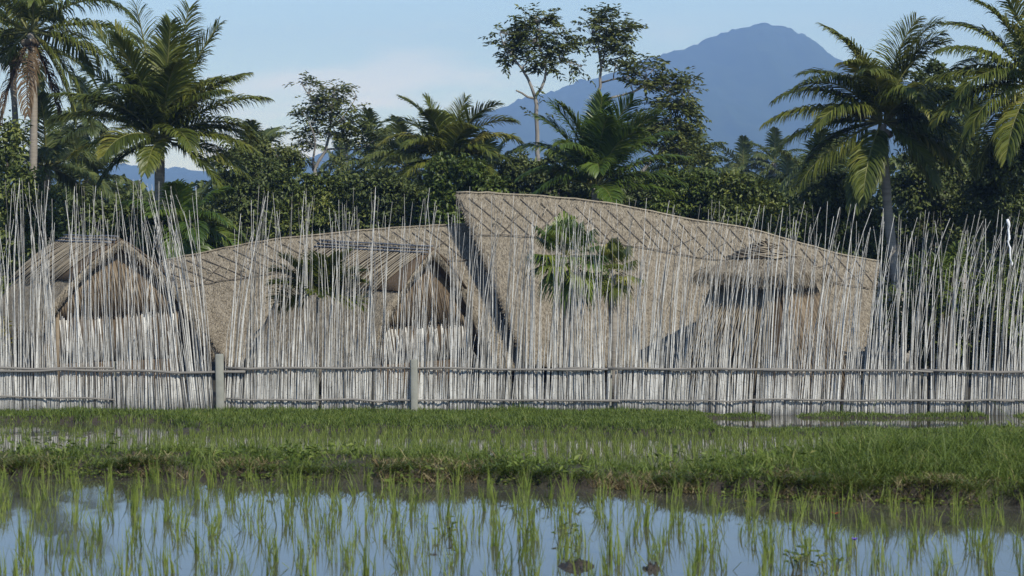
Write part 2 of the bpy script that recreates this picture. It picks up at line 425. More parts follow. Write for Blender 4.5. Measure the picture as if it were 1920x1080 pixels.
# ------------------------------------------------------------------ terrain
WN, WM, WF = 3.20, -0.15, -0.12           # water levels: the near paddy lies on a terrace above the middle and far ones
HN = CZ - WN
def y1(X): return np.interp(X, [-6, -4, -3.14, 0, 1.03, 1.89, 2.72, 4, 6], [13.38, 13.08, 12.95, 12.45, 12.03, 11.73, 11.5, 11.2, 10.9]) + 0.22 * (fbm(X * 1.7, X * 0 + 3.3) - 0.47)
def y2(X): return np.interp(X, [-6, -3.2, -2.3, -1.4, 0, 0.9, 1.7, 2.4, 3.2, 6], [14.0, 13.8, 13.6, 13.4, 13.1, 12.85, 13.1, 13.7, 14.1, 14.2]) + 0.25 * (fbm(X * 1.5, X * 0 + 9.1) - 0.47)
def y3(X): return np.interp(X, [-14, -8.1, -7.2, -6.0, 0, 12], [48.8, 48.6, 47.2, 46.8, 46.5, 45.4]) + 0.6 * (fbm(X * 0.6, X * 0 + 5.1) - 0.47)
def pool(X, Y):
    e = 0.3 * (fbm(X * 0.8, Y * 0.8) - 0.47)
    isl = sstep(49.0, 49.25, Y + e * 0.6) * (1 - sstep(49.8, 50.0, Y)) * (1 - np.exp(-((X - 6.3) / 0.28) ** 2) - np.exp(-((X - 11.35) / 0.3) ** 2)) * 0.80
    return sstep(4.3, 4.9, X + e) * sstep(46.75, 46.95, Y + e) * (1 - sstep(50.1, 50.5, Y)) * (1 - isl)
def hgt(X, Y):
    X = np.asarray(X, float); Y = np.asarray(Y, float)
    n = fbm(X * 1.3, Y * 1.3) - 0.47
    n2 = fbm(X * 5.3 + 4, Y * 5.3) - 0.47
    n3 = fbm(X * 14 + 4, Y * 14) - 0.47
    near = np.full_like(X, WN - 0.17)
    rise = np.interp(X, [-4, -2, 0, 1.5, 3], [0.10, 0.10, 0.085, 0.10, 0.13])
    b1 = WN + rise * 0.74 + 0.12 * n + 0.10 * n2 + 0.06 * n3
    midb = np.full_like(X, WM - 0.14)
    b2 = -0.03 + 0.08 * n + 0.05 * n2
    a = sstep(-0.05, 0.10, Y - y1(X) + n2 * 0.25 + n3 * 0.12)
    b = np.clip((Y - y2(X)) / 14.0, 0, 1) ** 0.55
    c = sstep(-0.3, 0.3, Y - y3(X) + n2 * 0.4)
    h = near * (1 - a) + a * (b1 * (1 - b) + b * (midb * (1 - c) + c * b2))
    h = h + 0.22 * np.exp(-((X + 7.1) / 0.6) ** 2 - ((Y - 46.6) / 0.7) ** 2)
    p = pool(X, Y)
    h = h - 0.07 * sstep(3.5, 5, X) * c * (Y < 48.5)
    h = h * (1 - p) + p * -0.28
    k = sstep(50.2, 52, Y)
    return h * (1 - k) + k * (0.02 + 0.12 * n)

xs = np.concatenate([-np.geomspace(14.2, 5900, 26)[::-1], np.arange(-14, -4, 0.16), np.arange(-4, 4, 0.055), np.arange(4, 14.1, 0.16), np.geomspace(14.3, 5900, 26)])
ys = np.concatenate([[-300, -60, -20, -5, 2, 6, 8.5], np.arange(9, 14.6, 0.05), np.arange(14.7, 40, 0.6), np.arange(40.2, 52.1, 0.13), np.geomspace(52.4, 5550, 34)])
gx, gy = np.meshgrid(xs, ys)
gz = hgt(gx, gy)
gz[gy < 8.8] = WN - 0.17
nx_, ny_ = len(xs), len(ys)
ii = (np.arange(ny_ - 1)[:, None] * nx_ + np.arange(nx_ - 1)[None, :]).ravel()
quads = np.stack([ii, ii + 1, ii + nx_ + 1, ii + nx_], 1)
mb = MB().add(np.stack([gx, gy, gz], -1), [quads])
set_tags(mb.build('ground', M['ground'], smooth=True), 'muddy paddy ground with low earth banks and yard', kind='structure')

def sheet(name, lo, hi, xr, z, mat, label):
    X = np.linspace(xr[0], xr[1], 60)
    v = np.concatenate([np.stack([X, lo(X), X * 0 + z], 1), np.stack([X, hi(X), X * 0 + z], 1)])
    i = np.arange(59)
    q = np.stack([i, i + 1, i + 61, i + 60], 1)
    return set_tags(MB().add(v, [q]).build(name, mat), label, kind='structure')
sheet('paddy_water_near', lambda X: X * 0 - 40, lambda X: y1(X) + 0.3, (-22, 22), WN, M['water_near'], 'still water of the flooded near rice paddy')
sheet('paddy_water_middle', lambda X: X * 0 + 30, lambda X: y3(X) + 0.5, (-15.5, 15.5), WM, M['water_mid'], 'water of the middle rice paddy behind the grassy bank')
sheet('paddy_water_far', lambda X: X * 0 + 46.4, lambda X: X * 0 + 50.8, (4.2, 15.5), WF, M['water_far'], 'strip of water mirroring the bamboo fence')

# ------------------------------------------------------------------ mountain
prof = [(-2500, 420), (-900, 360), (-300, 330), (0, 318), (150, 309), (220, 306), (300, 318), (450, 325), (560, 308), (620, 286), (680, 272), (730, 280), (790, 264),
        (850, 238), (900, 214), (960, 193), (1020, 176), (1100, 151), (1160, 133), (1220, 110), (1290, 90), (1340, 71), (1385, 55), (1430, 49), (1470, 53), (1510, 72),
        (1540, 95), (1600, 128), (1700, 158), (1830, 172), (1950, 205), (2200, 265), (2800, 350), (4000, 420)]
pa = np.array(prof, float)
DM = 5000.0
mx_ = np.linspace(-2400, 3900, 900)
hy = np.interp(mx_, pa[:, 0], pa[:, 1])
ker = np.hanning(7); hy = np.convolve(np.pad(hy, 3, mode='edge'), ker / ker.sum(), 'valid')
H0 = CZ + (HOR - hy) / FPX * DM
tt = np.concatenate([np.linspace(-1.0, -0.03, 10), np.linspace(0, 1, 60)])
Xm = (mx_ - 960) / FPX * DM
gx2, gt = np.meshgrid(Xm, tt)
Hm = np.broadcast_to(H0, gx2.shape)
gul = fbm(gx2 * 0.006 + 11, gt * 2.2, 5) - 0.47
rough = (fbm(gx2 * 0.05, gt * 30, 3) - 0.44) * 12 + (vnoise(gx2 * 0.09, gt * 60) ** 2) * 9
fall = np.where(gt >= 0, (1 - gt) ** 1.35, (1 + gt) ** 1.1)
gz2 = Hm * fall + np.where(gt > 0, 1, 0) * gul * Hm * 0.9 * gt ** 0.7 * (1 - gt) + rough * (1 - np.abs(gt))
gy2 = DM - np.where(gt > 0, gt * 2400, gt * 350) + (fbm(gx2 * 0.004, gt * 0 + 2) - 0.47) * 200
gz2 = np.where(np.abs(gt) > 0.99, -1.0, np.maximum(gz2, -1.0))
nx_, ny_ = len(Xm), len(tt)
ii = (np.arange(ny_ - 1)[:, None] * nx_ + np.arange(nx_ - 1)[None, :]).ravel()
quads = np.stack([ii + nx_, ii + nx_ + 1, ii + 1, ii], 1)
mb = MB().add(np.stack([gx2, gy2, gz2], -1), [quads])
set_tags(mb.build('mountain', M['mountain'], smooth=True), 'blue forested mountain rising behind the palms', kind='structure')

# air between here and the mountain
hm = bpy.data.materials.new('haze'); hm.use_nodes = True
hm.node_tree.nodes.clear()
ho = hm.node_tree.nodes.new('ShaderNodeOutputMaterial'); hv = hm.node_tree.nodes.new('ShaderNodeVolumePrincipled')
hv.inputs['Color'].default_value = (0.29, 0.50, 1.0, 1)
hv.inputs['Absorption Color'].default_value = (0.25, 0.25, 0.25, 1)
hv.inputs['Density'].default_value = 2.8e-4
hv.inputs['Anisotropy'].default_value = 0.0
hm.node_tree.links.new(hv.outputs[0], ho.inputs['Volume'])
mb = MB(); box(mb, (0, 2450, 225.0), (6000, 3150, 227.0))
hz = mb.build('haze', hm)
set_tags(hz, 'thin blue haze in the air before the mountain', kind='stuff')

# ------------------------------------------------------------------ bamboo fence
FD = 50.0
SC = FPX / FD
fence = empty('bamboo_fence', (0, FD, 0), 'tall whitewashed bamboo pole fence with two rails and concrete posts', 'fence')
lean_x = [0, 60, 130, 220, 300, 380, 408, 425, 460, 520, 600, 690, 770, 850, 950, 1050, 1150, 1250, 1400, 1550, 1700, 1780, 1850, 1920]
lean_v = [-.02, -.015, 0.0, -.01, -.055, -.10, -.09, .05, .06, .025, -.005, .03, .03, .035, .03, .01, .02, .06, .05, .045, .05, .04, .05, .04]
bend_v = [-.1, -.05, .05, .0, -.25, -.35, -.3, .2, .2, .1, .0, .1, .1, .12, .1, .08, .1, .2, .2, .2, .35, .55, .6, .5]
top_y = [322, 322, 325, 322, 322, 328, 335, 340, 335, 335, 340, 335, 330, 335, 350, 362, 358, 352, 355, 360, 368, 372, 372, 370]
low_y = [520, 500, 500, 500, 500, 520, 560, 590, 600, 600, 600, 600, 600, 600, 600, 600, 600, 600, 590, 590, 580, 540, 530, 530]
poles = []
x = -130.0
while x < 2050:
    if not (402 < x < 421 or any(abs(x - q) < 3.2 for q in (598, 1146, 1411, 1576, 1741, 1815))):
        ty, ly = np.interp(x, lean_x, top_y), np.interp(x, lean_x, low_y)
        share = np.interp(x, [0, 320, 420, 860, 1000, 1400, 1750, 1920], [0.62, 0.62, 0.60, 0.60, 0.62, 0.66, 0.68, 0.70])
        if random.random() < share:
            tip = ly + (ty - ly) * random.random() ** 0.45
            poles.append((x, tip, True))
        else:
            poles.append((x, random.uniform(570, 655), False))
    x += random.uniform(1.1, 2.3)
allp = []
clump = [random.gauss(0, 0.028) for _ in range(120)]
for k, (x, tip, tall_) in enumerate(poles):
    Hh = (768 - tip) / SC
    ln = np.interp(x, lean_x, lean_v) * (1 if tall_ else 0.8) + random.gauss(0, 0.013 if tall_ else 0.007) + clump[int((x + 20) / 17) % 120] * (0.8 if tall_ else 0.1)
    bd = np.interp(x, lean_x, bend_v) * random.uniform(0.3, 1.7) + random.gauss(0, 0.34)
    r0 = (random.choice([0.009, 0.011, 0.013, 0.016, 0.020]) if tall_ else random.uniform(0.010, 0.017))
    s = np.linspace(0, 1, 10)
    dpt = (random.choice([0, 0.0, 0.025]) if tall_ else random.choice([0.015, 0.03, 0.05])) + random.uniform(-0.01, 0.01)
    X0 = pX(x, FD)
    hh = s * Hh
    wob = random.gauss(0, 0.012) * np.sin(s * 7 + random.random() * 6) * s
    X = X0 + ln * hh + bd * np.clip(s - 0.35, 0, 1) ** 2.2 * (Hh / 4.2) + wob
    Y = FD + dpt + 0.012 * hh * random.uniform(-0.4, 1.6) + random.gauss(0, 0.1) * s ** 2
    Z = hh - 0.12 - 0.10 * np.clip(s - 0.6, 0, 1) ** 2 * abs(bd) * 4 - (0.1 if x > 1300 else 0)
    rad = r0 * (1 - 0.88 * s ** 1.25) + 0.0015
    allp.append((Hh, dpt, np.stack([X, Y, Z], 1), rad, s * Hh))
order = sorted((k for k in range(len(allp)) if -5 < poles[k][0] < 1925), key=lambda k: -(allp[k][0] - 12 * allp[k][1]))
single = set(order[:300])
rest = MB()
for k, (Hh, dpt, P, rad, tv) in enumerate(allp):
    if k in single:
        tube(MB_ := MB(), P, rad, 6, tints=tv)
        MB_.build('bamboo_pole', M['bamboo'], fence, smooth=True)
    else:
        tube(rest, P, rad, 5, tints=tv + random.random() * 5)
o = rest.build('bamboo_pole_mass', M['bamboo'], fence, smooth=True)
set_tags(o, 'shorter bamboo poles filling the gaps of the fence', kind='stuff')

rails = [  # x0,y0,x1,y1,radius,forward offset
    (-140, 689, 214, 690, .034, .062), (-140, 696, 461, 694, .036, .075), (424, 690, 826, 690, .034, .062), (735, 690, 1110, 692, .030, .075),
    (1040, 692, 1482, 692, .034, .062), (1140, 690, 1400, 691, .028, .075), (1430, 693, 1748, 696, .033, .075), (1724, 694, 2060, 698, .040, .062),
    (-140, 742, 216, 747, .026, .062), (424, 748, 760, 749, .028, .062), (728, 749, 1160, 751, .028, .075), (1100, 751, 1500, 750, .024, .062),
    (1470, 751, 1900, 749, .030, .075), (1880, 751, 2060, 752, .032, .062)]
for (xa, ya, xb, yb, r_, off) in rails:
    n = max(5, int((xb - xa) / 40))
    s = np.linspace(0, 1, n)
    wz = np.array([random.gauss(0, 0.012) for _ in s])
    if xa == -140 and ya == 696: wz -= 0.07 * np.exp(-((s - 0.85) / 0.12) ** 2)
    P = np.stack([pX(xa + (xb - xa) * s, FD), FD - off + np.array([random.gauss(0, 0.01) for _ in s]), pZ(ya + (yb - ya) * s, FD) + wz], 1)
    rr = r_ * (1 - 0.25 * s if random.random() < 0.5 else 0.75 + 0.25 * s)
    MBr = MB(); tube(MBr, P, rr * 0.95, 7)
    MBr.build('rail', M['rail'], fence, smooth=True)
posts = [(11, 690, 13), (210, 679, 10), (413, 664, 17), (592, 686, 9), (777, 674, 15), (955, 682, 10), (1145, 688, 9), (1268, 690, 8), (1411, 686, 9), (1576, 688, 9), (1741, 688, 9), (1887, 692, 8)]
for (x, yt, wpx) in posts:
    hw = wpx * 0.88 / SC / 2
    front_ = x in (413, 777)
    zt = pZ(yt, FD - 0.08)
    mbp = MB(); c = np.array([pX(x, FD - 0.08), (FD - 0.06) if front_ else FD + 0.16, (zt - 0.4) / 2])
    # chamfered square post
    ch = hw * 0.22
    ring = np.array([[-hw + ch, -hw], [hw - ch, -hw], [hw, -hw + ch], [hw, hw - ch], [hw - ch, hw], [-hw + ch, hw], [-hw, hw - ch], [-hw, -hw + ch]])
    tilt_ = random.gauss(0, 0.008)
    lv = []
    for zz, sc_ in ((-0.4, 1.0), (zt - 0.02, 0.98), (zt, 0.86)):
        lv.append(np.column_stack([c[0] + ring[:, 0] * sc_ + tilt_ * zz, c[1] + ring[:, 1] * sc_, np.full(8, zz)]))
    v = np.concatenate(lv); j = np.arange(8); j2 = (j + 1) % 8
    q = np.concatenate([np.stack([j + 8 * a, j2 + 8 * a, j2 + 8 * (a + 1), j + 8 * (a + 1)], 1) for a in (0, 1)])
    mbp.add(v, [q, (np.arange(8) + 16)[None, :]])
    mbp.build('post', M['concrete' if x < 1300 else 'bark_dark'], fence)

# ------------------------------------------------------------------ long thatched roofs
def straw_on(mb, P, dn, nr, n_len, wd, jit=0.35, tint=None):
    """thin straw strips lying on a surface: points, down-slope directions, normals"""
    N = len(P)
    sd = np.cross(dn, nr)
    d = dn + sd * rng.normal(0, jit, (N, 1)) + nr * rng.normal(0.02, 0.05, (N, 1))
    d /= np.linalg.norm(d, axis=1, keepdims=True)
    s2 = np.cross(d, nr); s2 /= np.linalg.norm(s2, axis=1, keepdims=True)
    ln = (n_len * rng.uniform(0.5, 1.3, N))[:, None]; w_ = (wd * rng.uniform(0.6, 1.4, N))[:, None] / 2
    A = P + nr * rng.uniform(0.005, 0.03, (N, 1)); B = A + d * ln
    v = np.stack([A - s2 * w_, A + s2 * w_, B + s2 * w_ * 0.4, B - s2 * w_ * 0.4], 1)
    b = np.arange(N)[:, None] * 4
    mb.add(v.reshape(-1, 3), [b + np.array([[0, 1, 2, 3]])], 0, np.repeat(rng.random(N) ** 1.2 if tint is None else tint, 4))

def longhouse(label, ridge, Dr, eave, De, n_rod, band):
    """ridge, eave: photo points left to right; Dr, De: their distances; a saddle roof whose ridge is longer than its eaves"""
    ridge = np.array(ridge, float); eave = np.array(eave, float)
    S = np.linspace(0, 1, 61); T = np.linspace(0, 1, 17)
    rx = ridge[0, 0] + (ridge[-1, 0] - ridge[0, 0]) * S
    Rp = np.stack([pX(rx, Dr), np.full_like(S, Dr), pZ(np.interp(rx, ridge[:, 0], ridge[:, 1]), Dr)], 1)
    ex = eave[0, 0] + (eave[-1, 0] - eave[0, 0]) * S
    Ep = np.stack([pX(ex, De), np.full_like(S, De), pZ(np.interp(ex, eave[:, 0], eave[:, 1]), De)], 1)
    base = np.array([Rp[:, 0].mean(), Dr, 0.0])
    root = empty('thatched_longhouse', base, label, 'house')
    def surf(s, t, front=True):
        a = np.stack([np.interp(s, S, Rp[:, k]) for k in range(3)], -1); b = np.stack([np.interp(s, S, Ep[:, k]) for k in range(3)], -1)
        p = a + (b - a) * t[..., None]
        p[..., 2] -= 0.22 * np.sin(pi * t) * 0.8
        # verge bows inwards a little
        p[..., 0] += 0.25 * np.sin(pi * t) * (0.5 - s) * 0.8
        wob = (fbm(s * 40, t * 10) - 0.47) * 0.10
        p[..., 1] -= wob * 0.6; p[..., 2] += wob * 0.5
        if not front: p[..., 1] = 2 * Dr - p[..., 1]
        return p
    sg, tg = np.meshgrid(S, T)
    mbt = MB()
    sl = (Ep - Rp).mean(0); sl /= np.linalg.norm(sl)
    nf = np.cross(np.array([1.0, 0, 0]), sl); nf = nf if nf[1] < 0 else -nf
    nf /= np.linalg.norm(nf)
    nxs = len(S)
    for front in (True, False):
        o_ = surf(sg, tg, front); nn = nf.copy()
        if not front: nn[1] = -nn[1]
        inner = o_ - nn * 0.22
        inner[0] = o_[0] - np.array([0, 0, 0.34])
        if not front: o_[0, :, 1] += 0.004; inner[0, :, 1] += 0.004
        ii = (np.arange(len(T) - 1)[:, None] * nxs + np.arange(nxs - 1)[None, :]).ravel()
        q = np.stack([ii, ii + nxs, ii + nxs + 1, ii + 1], 1)
        n0 = len(T) * nxs
        fi = q[:, ::-1] + n0
        el = np.arange(len(T) - 1) * nxs
        rim = np.concatenate([np.stack([el, el + n0, el + nxs + n0, el + nxs], 1), np.stack([el, el + nxs, el + nxs + n0, el + n0], 1) + nxs - 1,
                              (lambda e: np.stack([e, e + n0, e + 1 + n0, e + 1], 1))(np.arange(nxs - 1) + (len(T) - 1) * nxs)])
        mbt.add(np.concatenate([o_.reshape(-1, 3), inner.reshape(-1, 3)]), [q, rim], 0)
        mbt.f.append((fi + mbt.n - 2 * n0, 1))
    roof = mbt.build('thatch_roof', [M['thatch'], M['thatch_under']], root, smooth=False)
    # loose straw on the visible slope and along the verges
    ms = MB()
    N = 15000
    s = rng.random(N); t = rng.random(N)
    P = surf(s, t)
    dn = np.broadcast_to(sl, (N, 3)).copy(); nr = np.broadcast_to(nf, (N, 3))
    straw_on(ms, P, dn, nr, 0.12, 0.010, 0.7)
    for sv, sg_ in ((0.0, -1), (1.0, 1)):
        N2 = 500
        t = rng.random(N2); P = surf(np.full(N2, sv), t) - nf * rng.uniform(0, 0.2, (N2, 1))
        d = np.broadcast_to(sl * 0.8 + np.array([sg_ * 0.45, 0, 0]), (N2, 3)).copy()
        straw_on(ms, P, d, np.broadcast_to(nf, (N2, 3)), 0.08, 0.014, 0.3)
    N3 = 900
    s = rng.random(N3); P = surf(s, np.zeros(N3)) + np.array([0, 0, -0.02])
    straw_on(ms, P, np.broadcast_to(sl * 0.3 + np.array([0, 0, 0.25]), (N3, 3)).copy(), np.broadcast_to(nf, (N3, 3)), 0.07, 0.02, 0.8)
    o = ms.build('loose_straw', M['thatch_straw'], root); o['kind'] = 'stuff'
    # ridge pole along the crest
    mr = MB(); P = surf(np.linspace(0.0, 1.0, 40), np.zeros(40)); P[:, 2] += 0.01
    tube(mr, P, 0.030, 6); mr.build('ridge_pole', M['slat'], root, smooth=True)
    # lattice of crossed rods tied over the upper thatch
    lenS = np.linalg.norm(Rp[-1] - Rp[0])
    ds = 0.95 / lenS
    for k in range(n_rod):
        s0 = (k + 0.5) / n_rod
        for sg_ in (1, -1):
            if sg_ < 0 and k % 2: continue
            m_ = np.linspace(0, 1, 5)
            ss = np.clip(s0 + sg_ * ds * (m_ - 0.5) * random.uniform(0.85, 1.1), 0.004, 0.996)
            t0 = random.uniform(0.02, 0.05) if sg_ > 0 else random.uniform(0.07, 0.12)
            P = surf(ss, t0 + (band - t0) * m_) + nf * (0.03 if sg_ > 0 else 0.05)
            r_ = MB(); tube(r_, P, 0.013 if sg_ > 0 else 0.009, 5)
            r_.build('lattice_rod', M['rod'], root)
        # pale cut end sticking out of the lattice
        tp = MB(); a = surf(np.array([s0 + random.uniform(-.2, .2) / n_rod]), np.array([random.uniform(0.10, 0.2)]))[0] + nf * 0.05
        e = a + nf * 0.05 + np.array([random.choice([-1, 1]) * random.uniform(0.05, 0.12), 0, random.uniform(0.08, 0.17)])
        tube(tp, [a, e], [0.014, 0.010], 5); tp.build('rod_end', M['rod_pale'], root)
    mh = MB(); s = np.linspace(0.01, 0.99, 50)
    P = surf(s, np.full(50, band)) + nf * 0.06; P[:, 2] += np.array([random.gauss(0, 0.012) for _ in s])
    tube(mh, P, 0.016, 5); mh.build('lattice_batten', M['rod'], root)
    # gable ends set back under the overhang
    for sv in (0.13, 0.87):
        T2 = np.linspace(0.03, 0.97, 12)
        a = surf(np.full(12, sv), T2) - nf * 0.24
        bck = a.copy(); bck[:, 1] = 2 * Dr - bck[:, 1]
        xx = np.linspace(a[0, 0], a[0, 0], 12)
        top = np.concatenate([a[::-1], bck]); top[:, 0] = a[:, 0].mean()
        bot = top.copy(); bot[:, 2] = np.minimum(bot[:, 2], 0.0) * 0 - 0.05
        n = len(top); i = np.arange(n - 1)
        th = np.array([0.1 if sv < 0.5 else -0.1, 0, 0])
        g_ = MB(); v = np.concatenate([top, bot, top + th, bot + th])
        q = np.stack([i, i + n, i + n + 1, i + 1], 1)
        g_.add(v, [q, q[:, ::-1] + 2 * n])
        g_.build('gable_wall', M['thatch_brown'], root)
    # low wall under the eave
    for sgn in (1, -1):
        wl = MB(); y = De + 0.5 if sgn > 0 else 2 * Dr - De - 0.5
        x0, x1 = Ep[8, 0], Ep[52, 0]
        box(wl, ((x0 + x1) / 2, y, 0.35), ((x1 - x0) / 2, 0.08, 0.45)); wl.build('wall', M['thatch_brown'], root)
    return root

longhouse('long thatched house with the higher roof, its crossed-rod ridge falling to the right',
          [(855, 361), (920, 362), (1000, 367), (1080, 374), (1150, 383), (1230, 398), (1300, 413), (1400, 428), (1500, 456), (1580, 478), (1648, 491)], 60.5,
          [(985, 682), (1300, 690), (1625, 690)], 56.8, 24, 0.24)
longhouse('long thatched house with the lower roof, its ridge rising from the left',
          [(298, 491), (360, 478), (450, 460), (540, 446), (640, 436), (740, 428), (820, 423), (905, 418)], 60.95,
          [(428, 682), (700, 688), (980, 688)], 57.25, 20, 0.24)

# ------------------------------------------------------------------ small thatched huts with arched gables
ARCH_V = [0, 0.16, 0.32, 0.50, 0.68, 0.82, 0.92, 1.0]
ARCH_D = [0, 0.085, 0.19, 0.335, 0.53, 0.72, 0.87, 1.0]
def hut(label, apx, apy, D, yaw, W, Lh, ze, over, cap, cap_side, zwall, back_drop=0.0, back_side=1.0, wall_mat='plaster', reed='slat_brown', slant=0.7, n_slat=36, tl=1.0):
    ap = px(apx, apy, D)
    Hh = ap[2] - ze
    g = np.array([sin(yaw), -cos(yaw), 0.0]); sdir = np.array([cos(yaw), sin(yaw), 0.0]); up = np.array([0, 0, 1.0])
    root = empty('thatched_hut', (ap[0] - g[0] * Lh / 2, ap[1] - g[1] * Lh / 2, 0), label, 'hut')
    def pt(u, t, off=0.0):
        """u metres behind the gable tip, t in -1..1 down either slope"""
        u = np.asarray(u, float); t = np.asarray(t, float)
        at = np.abs(t); sg = np.sign(t)
        v = np.interp(at, np.linspace(0, 1, 8), ARCH_V) * W / 2 * sg
        z = ap[2] - np.interp(at, np.linspace(0, 1, 8), ARCH_D) * Hh - back_drop * (u / Lh)
        dv = W / 2 * 0.9; dz = Hh
        ang = np.interp(at, [0, 0.4, 1], [0.55, 0.9, 1.25])
        nv = np.sin(ang) * sg; nz = np.cos(ang)
        wob = (fbm(u * 3 + 5 * sg + apx, at * 6) - 0.47) * 0.07
        return ap * np.array([1, 1, 0]) - g * u[..., None] + sdir * (v + nv * (off + wob))[..., None] + up * (z + nz * (off + wob))[..., None]
    U = np.linspace(0, Lh, 25); T = np.linspace(-tl, 1, 41)
    ug, tg = np.meshgrid(U, T)
    vis = -1 if cap_side < 0 else 1
    mbt = MB()
    o_ = pt(ug + 0.12 * np.abs(tg), tg); i_ = pt(ug + 0.12 * np.abs(tg), tg, -0.2)
    nu = len(U); n0 = len(T) * nu
    ii = (np.arange(len(T) - 1)[:, None] * nu + np.arange(nu - 1)[None, :]).ravel()
    q = np.stack([ii, ii + 1, ii + nu + 1, ii + nu], 1)
    e = np.arange(len(T) - 1) * nu
    rim = np.concatenate([np.stack([e, e + nu, e + nu + n0, e + n0], 1), np.stack([e, e + n0, e + nu + n0, e + nu], 1) + nu - 1,
                          (lambda k: np.stack([k, k + n0, k + 1 + n0, k + 1], 1))(np.arange(nu - 1)), (lambda k: np.stack([k, k + 1, k + 1 + n0, k + n0], 1))(np.arange(nu - 1) + (len(T) - 1) * nu)])
    mbt.add(np.concatenate([o_.reshape(-1, 3), i_.reshape(-1, 3)]), [q, rim], 0)
    mbt.f.append((q[:, ::-1] + n0, 1))
    mbt.build('thatch_roof', [M['thatch'], M['thatch_under']], root)
    ms = MB(); N = 4500
    u = rng.random(N) * Lh; t = np.clip(rng.uniform(0.05, 0.97, N) * np.where(rng.random(N) < 0.75, vis, -vis), -tl + 0.03, 1)
    P = pt(u, t); P2 = pt(u, np.clip(t * 1.03 + 0.01 * np.sign(t), -1, 1)); dn = P2 - P; dn /= np.linalg.norm(dn, axis=1, keepdims=True) + 1e-9
    nr = np.cross(dn, np.broadcast_to(g, (N, 3))); nr *= np.sign((nr * (sdir * np.sign(t)[:, None] + up * 0.5)).sum(1))[:, None]
    straw_on(ms, P, dn, nr, 0.12, 0.010, 0.6)
    # shaggy fringe along the gable rim and the eaves
    N = 900
    t = rng.uniform(-tl, 1, N); P = pt(0.12 * np.abs(t) + 0.03, t, -rng.uniform(0, 0.18, N))
    dd = g * 0.8 - up * 0.5 + rng.normal(0, 0.25, (N, 3)); straw_on(ms, P, dd, np.broadcast_to(up * 0.6 + sdir * 0.3, (N, 3)), 0.12, 0.02, 0.2)
    N = 900
    u = rng.random(N) * Lh; sgn = np.where(rng.random(N) < 0.7, vis, -vis) * 1.0
    P = pt(u, sgn * rng.uniform(0.96, 1, N) * np.where(sgn < 0, tl, 1)); dd = -up + sdir * sgn[:, None] * 0.25 + rng.normal(0, 0.15, (N, 3))
    straw_on(ms, P, dd, sdir * sgn[:, None] + up * 0.2, 0.25, 0.025, 0.15)
    o = ms.build('loose_straw', M['thatch_straw'], root); o['kind'] = 'stuff'
    # ridge cap of slats laid side by side and slanting back
    capm = MB()
    T2 = np.linspace(-cap, cap, 13); U2 = np.linspace(-0.05, Lh * 0.96, 16); ug, tg = np.meshgrid(U2, T2)
    a = pt(ug + 0.05, tg, 0.05); b = pt(ug + 0.05, tg, 0.005)
    nu = len(U2); n0 = len(T2) * nu
    ii = (np.arange(len(T2) - 1)[:, None] * nu + np.arange(nu - 1)[None, :]).ravel(); q = np.stack([ii, ii + 1, ii + nu + 1, ii + nu], 1)
    e = np.arange(len(T2) - 1) * nu
    rim = np.concatenate([np.stack([e, e + nu, e + nu + n0, e + n0], 1), np.stack([e, e + n0, e + nu + n0, e + nu], 1) + nu - 1,
                          (lambda k: np.stack([k, k + n0, k + 1 + n0, k + 1], 1))(np.arange(nu - 1)), (lambda k: np.stack([k, k + 1, k + 1 + n0, k + n0], 1))(np.arange(nu - 1) + (len(T2) - 1) * nu)])
    capm.add(np.concatenate([a.reshape(-1, 3), b.reshape(-1, 3)]), [q, q[:, ::-1] + n0, rim])
    cp = capm.build('ridge_cap', M['thatch_under'], root)
    for k in range(n_slat):
        u0 = (k + 0.5) / n_slat * (Lh * 0.96)
        m_ = np.linspace(0, 1, 5)
        uu = np.clip(u0 + slant * m_ * random.uniform(0.85, 1.15), -0.08, Lh + 0.15)
        P = pt(uu, cap_side * (0.005 + (cap * random.uniform(0.95, 1.08)) * m_), 0.075 + 0.01 * (k % 2) + random.uniform(0, 0.012))
        b_ = MB(); bar(b_, P, Lh / n_slat * random.uniform(0.45, 0.72), 0.02, g, up * 0.7 + sdir * cap_side * 0.7)
        b_.build('roof_slat', M['slat'], cp)
    for k in range(3):
        m_ = np.linspace(-0.06, Lh * 0.97, 8)
        r_ = MB(); P = pt(m_, np.full(8, cap_side * (0.012 + 0.035 * k)), 0.115 + 0.02 * (k == 0)); tube(r_, P, 0.022, 6); r_.build('ridge_pole', M['ridge_pole'], root, smooth=True)
    # gable panel behind the overhang
    T3 = np.linspace(-0.985 * tl, 0.985, 31)
    top = pt(np.full(31, over), T3, -0.16)
    top = top[top[:, 2] > zwall]
    bot = top.copy(); bot[:, 2] = zwall
    n = len(top); i = np.arange(n - 1)
    gp = MB(); v = np.concatenate([top, bot, top - g * 0.08, bot - g * 0.08]); q = np.stack([i, i + n, i + n + 1, i + 1], 1)
    gp.add(v, [q, q[:, ::-1] + 2 * n, np.stack([i + n, i + 3 * n, i + 3 * n + 1, i + n + 1], 1)])
    pan = gp.build('gable_panel', M['thatch_brown'], root)
    hw = ((top[-1] - top[0]) @ sdir) / 2; cen = (top[0] + top[-1]) / 2
    nre = max(12, int(hw * 2 / 0.085))
